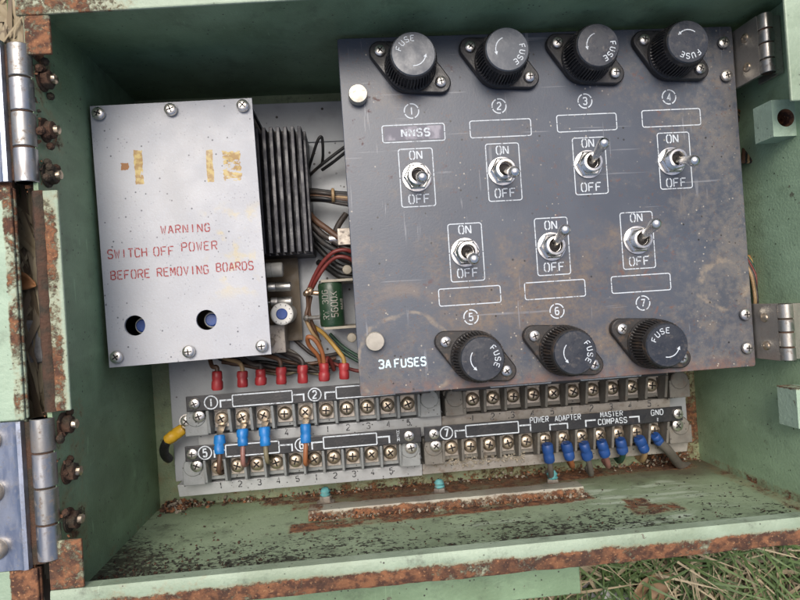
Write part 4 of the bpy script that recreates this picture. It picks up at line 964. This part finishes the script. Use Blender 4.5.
ux1, uy1, ub1 = terminal_block(UP1, 'upper terminal block with red crimps and white circle 1 legend', (X(186, 400), X(430, 386), X(197, 435, TZ), seam_u - .0001), 22,
    [(X(188, 425, TZ), X(210.5, 420, TZ), X(194.5, 399), 0, 0), (X(418, 405, TZ), X(439, 404, TZ), None, 0, 0)], False, leg_up1, nums[3:])
ux2, uy2, ub2 = terminal_block(UP2, 'upper terminal block half hidden below the panel edge, no wires', (X(452, 386), X(666, 372), seam_u + .0001, X(672, 400, TZ)), 22,
    [(X(443.5, 403, TZ), X(464, 400, TZ), None, 0, 0), (X(664, 386, TZ), X(684, 384, TZ), None, 0, 0)], True, leg_up2, nums)
lx1, ly1, lb1 = terminal_block(LO1, 'lower terminal block with white circle 5 legend and bare screws', (X(185, 449), X(421, 433), X(176, 480, TZ), seam_l - .0001), 14.5,
    [(X(186, 475, TZ), X(207.5, 470, TZ), X(192.5, 450.5), 0, 0), (X(399, 452, TZ), X(419, 451, TZ), X(408.5, 431), 0, 0)], False, leg_lo1, nums)
lx2, ly2, lb2 = terminal_block(LO2, 'lower terminal block lettered power adapter and master compass, with deep blue crimps', (X(424, 431), X(682, 412), seam_l + .0001, X(690, 440, TZ)), 13.5,
    [(X(423, 450, TZ), X(442.5, 449, TZ), X(433.5, 430), 0, 0), (X(664, 430, TZ), X(686, 428, TZ), X(677, 411.5), 0, 0)], True, leg_lo2, [(0, '1'), (2, '2')])

# ================================================================== WIRES
def crimp_wire(label, group, lug, cr_pts, wires, ring=None, r=4.6, z=None, sleeve='blue', wr=.0013):
    """sleeve runs between two points; wires is a list of (material, points)"""
    a, b = Vector(cr_pts[0]), Vector(cr_pts[1])
    t = thing('crimped_wire', label, 'wire', a, group)
    R0 = r * px_; L = (b - a).length
    mb = MB(); mb.lathe(a, [(R0 * .86, 0), (R0 * 1.0, L * .08), (R0 * 1.0, L * .42), (R0 * .86, L * .52), (R0 * .98, L * .62), (R0 * .95, L * .93), (R0 * .8, L)], 20, b - a, mod=lambda i, k, q=random.random() * 6, e=random.uniform(.03, .11): 1 + e * math.cos(i * .628 + k + q) + .05 * mnoise.noise(Vector((i * .8, k, q))))
    mb.build('crimp_sleeve', MT[sleeve], t, smooth=45)
    for mt, pts in wires: MB().tube(pts, wr, 10).build('insulation', MT[mt], t, smooth=60)
    if ring:
        c, ro = Vector(ring), .0038
        mb = MB(); n = 24
        d = (a - c); d.z = 0; L = d.length; d.normalize()
        mb.lathe((c.x, c.y, c.z), [(ro, 0), (ro, .0008), (ro * .55, .0008), (ro * .55, 0)], n)
        s_ = Vector((-d.y, d.x, 0)); p0, p1 = c + d * ro * .9, a
        mb.hexa([p0 - s_ * .0022, p0 + s_ * .0022, p1 + s_ * .0014, p1 - s_ * .0014] + [q + Vector((0, 0, .0009)) for q in (p0 - s_ * .0022, p0 + s_ * .0022, p1 + s_ * .0014, p1 - s_ * .0014)])
        mb.build('lug', MT['tin'], t, smooth=40)
    return t
# blue crimps hanging from the upper left block
WD = ['w_brown', 'w_pink', 'w_olive', 'w_orange']
where = ['leftmost bright blue crimp with grey-brown wire, below circle 1', 'bright blue crimp with pink wire, on second terminal of the upper block', 'bright blue crimp with olive wire, on third terminal of the upper block', 'bright blue crimp with orange wire, standing alone below circle 2']
ends = [((219.5, 435), (220, 454), (219.5, 472)), ((242.5, 429), (243, 446), (243.5, 464)), ((264.5, 427), (265.5, 446), (267.5, 461)), ((305.5, 424), (306, 443), (305.5, 463))]
for k, (xi, e) in enumerate(zip((0, 1, 2, 4), ends)):
    z = TZ + .0080
    a, b, c = P(*e[0], z), P(*e[1], z + .002), P(*e[2], TZ + .010)
    g = c + Vector((.0, -.006, -.009)); 
    crimp_wire(where[k], 'blue crimped wires on the upper block', None, (a, b), [(WD[k], [b + (a - b) * .1, b, (b + c) / 2 + Vector((0, 0, .0012)), c, c + Vector((0.0005, -.0015, -.006)), c + Vector((.0008, .002, -.013))])], ring=(ux1[xi], uy1, TZ + .0005), r=5.4)
# red crimps above the upper left block
rx = [(217, 371, 390), (242.3, 371, 387), (260.5, 369, 385), (281, 367, 384), (302.5, 365, 383), (324, 363, 381), (344, 363, 379)]
RW = [[('w_brown', (212, 366), (208, 355))], [('w_tan', (238, 362), (222, 357))], [('w_dark', (252, 364), (235, 352))], [('w_dark', (277, 358), (262, 352)), ], [('w_dark', (296, 356), (276, 350))], [('w_orange', (322, 352), (312, 338))], [('w_yellow', (339, 352), (324, 334))]]
rl = ['leftmost red crimp above circle 1', 'red crimp with tan wire, second from the left', 'red crimp with no visible wire, third from the left', 'red crimp above right end of first legend box', 'red crimp with grey wire just left of circle 2', 'red crimp with looping orange-brown wire above circle 2', 'red crimp with yellow wire next to the panel corner']
for k, (x, y0_, y1_) in enumerate(rx):
    z = TZ + .006
    a, b = P(x + .3, y1_, z), P(x, y0_, z)
    ws = []
    for mt, m1, m2 in RW[k]:
        q1, q2 = P(*m1, z - .001), P(*m2, z - .006)
        ws.append((mt, [b + (a - b) * .1, b + Vector((0, .002, .0)), q1, q2, q2 + Vector((-.008, .006, -.008))]))
    if k == 5: ws = [('w_orange', [b, P(322, 352, z + .002), P(315, 340, z + .004), P(308, 337, z + .004), P(309, 345, z), P(318, 356, z - .004), P(321, 366, z - .008)]), ('w_red', [b + Vector((.001, 0, 0)), P(327, 358, z - .002), P(331, 362, z - .006), P(334, 370, z - .010)])]
    if k == 3: ws.append(('w_brown', [b, P(279, 360, z), P(268, 356, z - .003), P(255, 353, z - .008)]))
    crimp_wire(rl[k], 'red crimped wires', None, (a, b), ws, r=5.2, sleeve='red', wr=.0012)
# deep blue crimps on the lower right block
bl = [((547, 444), (549.5, 462), 'w_grey', (551, 478)), ((566, 443), (570, 459), 'w_orange', (572, 466)), ((583.5, 443), (588, 459), 'w_grey', (591, 474)), ((601, 441), (605.5, 456), 'w_pink', (608, 466)), ((620, 439), (623, 453), 'w_green', (619, 461)), ((638.5, 437.5), (645, 451), 'w_tan', (641, 460)), ((654.5, 435), (660, 443), 'w_grey', (672, 455))]
bn = ['deep blue crimp at the left end of the power adapter bracket', 'deep blue crimp at the right end of the power adapter bracket', 'deep blue crimp at the left bracket of the master compass legend', 'deep blue crimp below the word compass, pinkish wire', 'deep blue crimp with greenish wire below the word compass', 'deep blue crimp with tan wire at the right bracket of master compass', 'thick grey ground wire with blue crimp below the GND mark']
for k, (p0, p1, mt, p2) in enumerate(bl):
    a, b = P(*p0, TZ + .0070), P(*p1, TZ + .0055); c = P(*p2, TZ - .004)
    if k < 6: ws = [(mt, [b + (a - b) * .1, b, (b + c) / 2 + Vector((0, -.0005, .001)), c, c + Vector((.0, .002, -.006))])]
    else: ws = [(mt, [b + (a - b) * .1, b, P(667, 449, TZ + .003), P(674, 458, TZ - .004), P(680, 465, TZ - .012), P(688, 466, .006)])]
    crimp_wire(bn[k], 'deep blue crimped wires', None, (a, b), ws, ring=(lx2[5 + k], ly2, TZ + .0004), r=5.6 if k < 6 else 5.0, sleeve='dblue', wr=.0016 if k < 6 else .0026)
# yellow ground crimp at the far left
z = TZ + .004
crimp_wire('black wire with yellow crimp and ring lug, left of the terminal blocks', None, None, (P(184, 428, z), P(166.5, 441, z)), [('w_black', [P(168, 440, z), P(166, 443, z), P(164, 449, z - .003), P(165, 455, z - .008), P(169, 459, z - .014)])], ring=tuple(P(187, 421, z - .0005)), r=5.6, sleeve='yellow', wr=.0024)
screw('tmp_screw', P(187, 421, z + .0004), 6.0 * px_, ub1, MT['screw'], h=.002).name = 'screw'

def cable(name, label, strands, r, cat='wire', z=None):
    t = thing(name, label, cat, strands[0][1][0]); 
    for mt, pts, in strands: MB().tube(pts, r, 9).build('insulation', MT[mt], t, smooth=60)
    return t
def pts(lst): return [P(x, y, z) for x, y, z in lst]
# wires in the gap between heat sink and panel
cable('wire', 'thin black wire looping above the tied bundle by the heat sink', [('w_black', pts([(306, 178, .02), (312, 158, .03), (318, 140, .035), (322, 138, .035), (323, 155, .03), (322, 164, .024)]))], .0008)
cable('wire', 'long thin black wire slanting from heat sink to the panel edge', [('w_black', pts([(306, 180, .02), (313, 172, .024), (326, 161, .03), (346, 146, .034), (352, 142, .036)]))], .0009)
cable('wire', 'short thin black wire with solder tag near the panel edge', [('w_black', pts([(322, 170, .024), (332, 163, .028), (346, 152, .034), (352, 149, .036)]))], .0009)
bun = thing('wire_bundle', 'dark wire bundle tied with tan cord crossing to the panel', 'wire bundle', P(325, 197, .03))
for k, mt in enumerate(('w_black', 'w_dark', 'w_tan', 'w_brown', 'w_black', 'w_dark')):
    dy, dz = (k - 2.5) * 2.0, .0012 * math.sin(k * 2.1)
    MB().tube(pts([(300, 196 + dy * 1.0, .028 + dz), (312, 195 + dy, .032 + dz), (325, 196 + dy * .9, .034 + dz), (338, 198 + dy, .034), (356, 200 + dy * 1.2, .036)]), .0011, 9).build('insulation', MT[mt], bun, smooth=60)
q = P(333, 195.5, .034); MB().lathe(q + Vector((-.0008, 0, 0)), [(.0034, 0), (.0040, .0004), (.0040, .0014), (.0034, .0018)], 16, (1, 0, 0)).build('cord_tie', MT['w_tan'], bun, smooth=50)
cb = cable('wire_bundle', 'thick dark cables running down from heat sink into the panel', [('w_dark', pts([(303, 210, .026), (312, 224, .032), (322, 234, .034), (332, 240, .036), (346, 248, .036), (356, 252, .036)])), ('w_black', pts([(302, 214, .025), (310, 228, .030), (319, 239, .032), (330, 247, .034), (345, 254, .034), (356, 256, .036)])), ('w_black', pts([(300, 222, .022), (312, 240, .024), (326, 256, .026), (338, 266, .03), (356, 272, .03)])), ('w_dark', pts([(346, 214, .030), (338, 226, .032), (334, 240, .030), (338, 256, .028), (352, 262, .03)])), ('w_black', pts([(318, 262, .016), (328, 268, .02), (340, 276, .024), (356, 278, .026)])), ('w_brown', pts([(305, 208, .028), (315, 220, .034), (327, 229, .036), (340, 238, .038), (356, 244, .038)]))], .0017, 'wire bundle')
rp = cable('wire_bundle', 'pair of dark red wires rising from the resistor tag', [('w_red', pts([(308, 291, .030), (315, 275, .034), (323, 262, .037), (334, 252, .040), (346, 250, .040), (356, 254, .038)])), ('w_red', pts([(310, 292, .029), (318, 277, .034), (327, 264, .036), (337, 257, .038), (348, 258, .038), (357, 264, .036)]))], .0011, 'wire bundle')
cable('wire_bundle', 'brown bare wires dropping from the resistor tag to red crimps', [('w_brown', pts([(307, 293, .030), (308, 306, .028), (306, 318, .028), (312, 330, .026), (320, 342, .022)])), ('w_tan', pts([(305, 318, .028), (312, 332, .027), (318, 340, .024), (322, 350, .02)])), ('w_brown', pts([(311, 296, .028), (309, 312, .027), (314, 328, .025), (318, 338, .022)]))], .0010, 'wire bundle')
cable('wire_bundle', 'dark green and red wires running below the panel corner', [('w_green', pts([(330, 334, .02), (342, 346, .024), (356, 355, .026), (370, 362, .026)])), ('w_green', pts([(326, 337, .02), (340, 350, .022), (356, 360, .024), (370, 366, .024)])), ('w_red', pts([(326, 360, .02), (340, 366, .020), (358, 371, .021), (372, 372, .021)]))], .0010, 'wire bundle')
cable('wire_bundle', 'loose dark and brown wires lying below the white power unit', [('w_dark', pts([(226, 358, .02), (250, 362, .021), (272, 367, .022), (296, 370, .021), (330, 372, .02)])), ('w_brown', pts([(222, 362, .019), (248, 366, .020), (280, 372, .020), (312, 370, .019), (336, 366, .019)])), ('w_dark', pts([(270, 348, .022), (284, 354, .024), (300, 362, .024), (318, 370, .021)])), ('w_grey', pts([(274, 352, .02), (288, 350, .024), (300, 358, .025), (304, 366, .024)])), ('w_black', pts([(210, 352, .017), (232, 364, .017), (262, 362, .018), (292, 366, .018), (340, 362, .017)])), ('w_brown', pts([(256, 346, .020), (276, 358, .020), (306, 364, .020), (336, 358, .018)])), ('w_dark', pts([(290, 334, .014), (302, 346, .018), (318, 356, .018), (345, 352, .016)])), ('w_olive', pts([(262, 372, .019), (286, 374, .020), (300, 371, .020), (330, 376, .019)]))], .0011, 'wire bundle')
# harness between panel and right wall
hb = []
for k, mt in enumerate(('w_orange', 'w_yellow', 'w_green', 'w_red', 'w_dark', 'w_tan')):
    o = k * 2.0
    hb.append((mt, pts([(748 - o * .5, 256, .060), (755 - o, 263, .062), (761 - o, 275, .064), (764 - o, 290, .064), (765 - o, 304, .064), (762 - o, 320, .058)])))
cable('wire_bundle', 'orange and yellow wire harness bulging out beside the lower panel hinge', hb, .0009, 'wire bundle')
hb = []
for k, mt in enumerate(('w_orange', 'w_dark', 'w_tan', 'w_black', 'w_brown')):
    o = k * 2.2 - 4
    hb.append((mt, pts([(730, 108, .067), (741 - o * .4, 118 + o, .058), (747 - o * .6, 130 + o, .060), (749 - o, 144 + o * .5, .060), (748 - o, 162, .067)])))
cable('wire_bundle', 'dark and orange wire harness beside the upper strike block', hb, .0010, 'wire bundle')
# resistor
rt = thing('resistor', 'dark green tubular wirewound resistor lettered 5600K', 'resistor', P(331, 305, .03))
a, b = P(333, 326, .038), P(330, 283, .038); rr = 12.5 * S(.045); d = b - a; L = d.length
zc = .038
MB().lathe(a, [(rr * .93, 0), (rr, .0012), (rr, L * .5), (rr, L - .0012), (rr * .93, L)], 40, d).build('resistor_body', MT['res_green'], rt, smooth=35)
mid = (a + b) / 2; ax = d.normalized()
def wrap(off, rot=1.5708):
    def f(u, v, e=0):     # u runs along the tube, v round it
        t = (v + off) / rr; p = mid + ax * u; return Vector((p.x - math.sin(t) * (rr + 1e-4 + e), p.y, zc + math.cos(t) * (rr + 1e-4 + e)))
    return f
mb = MB(); text(mb, '5600K', .0034, wrap(-.0034), wr=.55, sw=.13, sp=.28); text(mb, 'RW 30G', .0032, wrap(.0014), wr=.55, sw=.11, sp=.28); text(mb, 'MAR', .0022, wrap(-.0076), wr=.6, sw=.15)
mb.build('printed_value', MT['band_dirty'], rt, recalc=False)
for (e, s) in ((a, -1), (b, 1)):
    mb = MB(); y0_ = e.y + (-.0016 if s < 0 else .0002); mb.box(e.x - rr * .7, e.x + rr + .008, y0_, y0_ + .0014, zc - .004, zc + .006); mb.box(e.x + rr + .0065, e.x + rr + .0079, y0_ + (-.010 if s < 0 else .0016), y0_ + (-.0002 if s < 0 else .011), zc - .012, zc + .007)
    mb.lathe((e.x + rr + .003, y0_ + (-.005 if s < 0 else .006), zc + .003), [(.0022, 0), (.0026, .001), (.0024, .003), (.0010, .0036)], 14); mb.box(e.x - rr * .3, e.x + rr + .008, y0_, y0_ + .0014, PLZ, zc - .0042)
    mb.build('bracket', MT['ceramic'], rt, bevel=.0002, smooth=35)
q = P(310, 293, .032)
mb = MB()
for k in range(5): mb.lathe(q + Vector((random.uniform(-.003, .003), random.uniform(-.002, .002), random.uniform(-.002, .002))), [(.0004, -.0016), (.0015, -.0008), (.0018, .0), (.0013, .001), (.0003, .0018)], 9, (random.random(), random.random(), .4))
mb.cyl(q + Vector((.0015, 0, -.0005)), q + Vector((.010, -.001, 0)), .0013)
mb.build('solder_tag', metal('solder_copper', (.55, .40, .28), .4, .5), rt, smooth=50)
q = P(306, 318, .030); mb = MB(); mb.lathe(q, [(.0004, -.0015), (.0016, -.0006), (.0018, .0004), (.0008, .0018)], 10, (.4, .3, .8)); mb.cyl(q, q + Vector((.008, .0, .004)), .0011); mb.build('solder_tag', MT['tin'], rt, smooth=50)
# small relay block behind the panel edge
q = P(340, 232, .04)
rl_ = thing('relay', 'small pale contact block half hidden behind the panel edge', 'relay', q)
MB().box(q.x - .0015, q.x + .010, q.y - .007, q.y + .002, PLZ, .040).build('relay_body', MT['tplate'], rl_, bevel=.0004)
mb = MB(); mb.cyl((q.x - .006, q.y - .003, .036), (q.x - .0015, q.y - .003, .036), .0022); mb.build('contact', MT['tin'], rl_, smooth=35)

# ================================================================== LITTER
def chips(name, label, spots, mats, seed):
    rg = random.Random(seed); mb = MB()
    for fn, n, smin, smax in spots:
        for _ in range(n):
            p = fn(rg); s_ = rg.uniform(smin, smax); mb.mi = rg.randrange(len(mats))
            M4 = Matrix.Translation(p) @ Matrix.Rotation(rg.uniform(0, 6.28), 4, 'Z') @ Matrix.Rotation(rg.uniform(-.7, .7), 4, 'X') @ Matrix.Rotation(rg.uniform(-.7, .7), 4, 'Y')
            j = lambda: rg.uniform(.6, 1.2) * s_
            hx, hy, hz = j(), j() * .7, j() * .25
            mb.hexa([(-hx * rg.uniform(.4, 1), -hy, -hz), (hx, -hy * rg.uniform(.4, 1), -hz), (hx * .8, hy, -hz), (-hx, hy * .7, -hz), (-hx * .7, -hy * .8, hz), (hx * .8, -hy, hz), (hx * .7, hy * .8, hz), (-hx * .6, hy * .6, hz)], M4)
    return tag(mb.build(name, mats), label, 'debris', kind='stuff')
g = random.gauss
MT['crumb'] = plastic('pale_crumb', (.30, .26, .20), .8, .3, .5)
chips('rust_debris', 'crumbs of rust and dirt lying along the back edge of the box', [
    (lambda r: Vector((r.uniform(BX0 + .001, BX1 - .002), BY0 + abs(r.gauss(0, .0014)), abs(r.gauss(0, .004)))), 620, .0003, .0011),
    (lambda r: Vector((BX0 + .004 + abs(r.gauss(0, .010)), BY0 + .0006 + abs(r.gauss(0, .0015)), abs(r.gauss(.002, .006)))), 220, .0004, .0016),
    (lambda r: Vector((r.gauss(.185, .006), BY0 + .001 + abs(r.gauss(0, .005)), abs(r.gauss(0, .004)))), 240, .0004, .0014),
    (lambda r: Vector((r.uniform(A.x, B.x), BY0 + .001 + abs(r.gauss(0, .0006)), zb + .0072 + r.gauss(.0012, .0016))), 420, .0003, .0010),
    (lambda r: Vector((r.uniform(A.x, B.x), BY0 + .0008 + abs(r.gauss(0, .0004)), zb - .010 + r.gauss(0, .0016))), 300, .0003, .0009),
], [MT['rust'], MT['dark_rust'], MT['rust'], MT['crumb']], 11)
MT['fleck'] = flat('dark_fleck', (.02, .018, .013), .9)
chips('dirt_flecks', 'dark flecks of dirt scattered over the lower wall', [
    (lambda r: Vector((r.uniform(BX0 + .002, BX1 - .003), BY0 + .0002, ZF * (1 - abs(r.gauss(0, .30))) if True else 0)), 700, .0002, .0007),
    (lambda r: Vector((BX0 + .003 + abs(r.gauss(0, .035)), BY0 + .0003, ZF - .01 - abs(r.gauss(0, .02)))), 420, .0003, .0009)], [MT['fleck'], MT['dark_rust']], 5)
chips('hinge_dirt', 'caked dirt lying beside the left hinge barrels', [
    (lambda r: Vector((BX0 - .0022 + r.gauss(0, .0016), r.choice((r.uniform(P(33, 190, ZF).y, P(30, 50, ZF).y), r.uniform(P(60, 560, ZF).y, P(50, 412, ZF).y))), ZF - .004 + r.gauss(0, .0006))), 360, .0003, .0011)], [MT['dark_rust'], MT['fleck'], MT['rust']], 6)
chips('cobweb_dust', 'pale dusty fluff on the lower terminal band', [
    (lambda r: Vector((r.uniform(X(430, 455), X(530, 450)), P(480, 460, TZ).y + r.gauss(0, .0014), TZ - .002 + abs(r.gauss(0, .0006)))), 320, .0003, .0009)], [MT['crumb'], MT['ceramic']], 8)
# pavers, stone and leaves outside
def slab(name, label, x0, x1, y0, y1, z0, z1, mat, cat='paver', rot=0):
    mb = MB(); c = Vector(((x0 + x1) / 2, (y0 + y1) / 2, 0)); M4 = Matrix.Translation(c) @ Matrix.Rotation(rot, 4, 'Z') @ Matrix.Translation(-c)
    mb.hexa([(x0, y0, z0), (x1, y0, z0), (x1, y1, z0), (x0, y1, z0), (x0, y0, z1), (x1, y0, z1), (x1, y1, z1), (x0, y1, z1)], M4)
    return tag(mb.build(name, mat, bevel=.002), label, cat)
MT['conc'] = (lambda M: M.done(M.mix(M.mp(M.noise(90, 8, rough=.7), .35, .7), (.40, .40, .39), (.24, .24, .235)), .85, 0, M.noise(400, 6), .6, .001))(Mat('concrete'))
a, b = P(21, 322, .104), P(48, 366, .104)
slab('paver', 'pale grey concrete piece in the grass between door and box', a.x - .05, BX0 - .0075, b.y, a.y, GZ - .01, .1035, MT['conc'], rot=.05)
a = P(8, 46, .0)
slab('paver', 'blue-grey concrete slab under the top left corner of the box', a.x - .10, BX0 - .004, a.y - .004, a.y + .12, GZ - .01, .0, MT['conc'])
def leaf(name, label, px, py, z, L, wd, az, mat):
    c = P(px, py, z); mb = MB(); N = 10; rows = []
    for i in range(N + 1):
        t = i / N; hw = wd * math.sin(math.pi * min(t * .97 + .015, 1)) ** .75 * (1 - .25 * t) / 2; u = (t - .5) * L
        rows.append([(u, s_ * hw, .25 * L * (t - .5) ** 2 * .8 + abs(s_) * hw * .35 + .0012 * mnoise.noise(Vector((t * 5, s_ * 2, px)))) for s_ in (-1, -.5, 0, .5, 1)])
    vs = [[mb.v(Matrix.Rotation(az, 3, 'Z') @ Vector(p) + c) for p in r] for r in rows]
    for i in range(N):
        for j in range(4): mb.face([vs[i][j], vs[i][j + 1], vs[i + 1][j + 1], vs[i + 1][j]])
    o = mb.build(name, mat, smooth=60); so_ = o.modifiers.new('solid', 'SOLIDIFY'); so_.thickness = .0003
    return tag(o, label, 'leaf')
MT['leaf_b'] = leafm('dry_leaf_tan', (.24, .15, .075), (.17, .10, .05))
MT['leaf_o'] = leafm('dry_leaf_orange', (.42, .20, .07), (.30, .13, .05))
leaf('fallen_leaf', 'dry tan leaf on the grass below the lower rim', 650, 588, .012, .030, .020, .6, MT['leaf_b'])
leaf('fallen_leaf', 'small orange dry leaf in the gap beside the left rim', 22, 281, .107, .012, .008, -.4, MT['leaf_o'])
def stone(label, px, py, z, r):
    c = P(px, py, z); bm = bmesh.new(); bmesh.ops.create_icosphere(bm, subdivisions=4, radius=1)
    for v in bm.verts:
        n_ = v.co.normalized(); k = 1 + .25 * mnoise.noise(n_ * 1.6 + Vector((px, 0, 0))) + .16 * mnoise.noise(n_ * 5) + .09 * mnoise.noise(n_ * 13)
        v.co = Vector((n_.x * k * r * 1.3, n_.y * k * r, n_.z * k * r * .7)) + c
    mb = MB(); mb.bm.free(); mb.bm = bm
    return tag(mb.build('stone', MT['conc'], smooth=60), label, 'stone')
stone('rough grey stone in the grass below the lower rim', 592, 603, .0, .015)
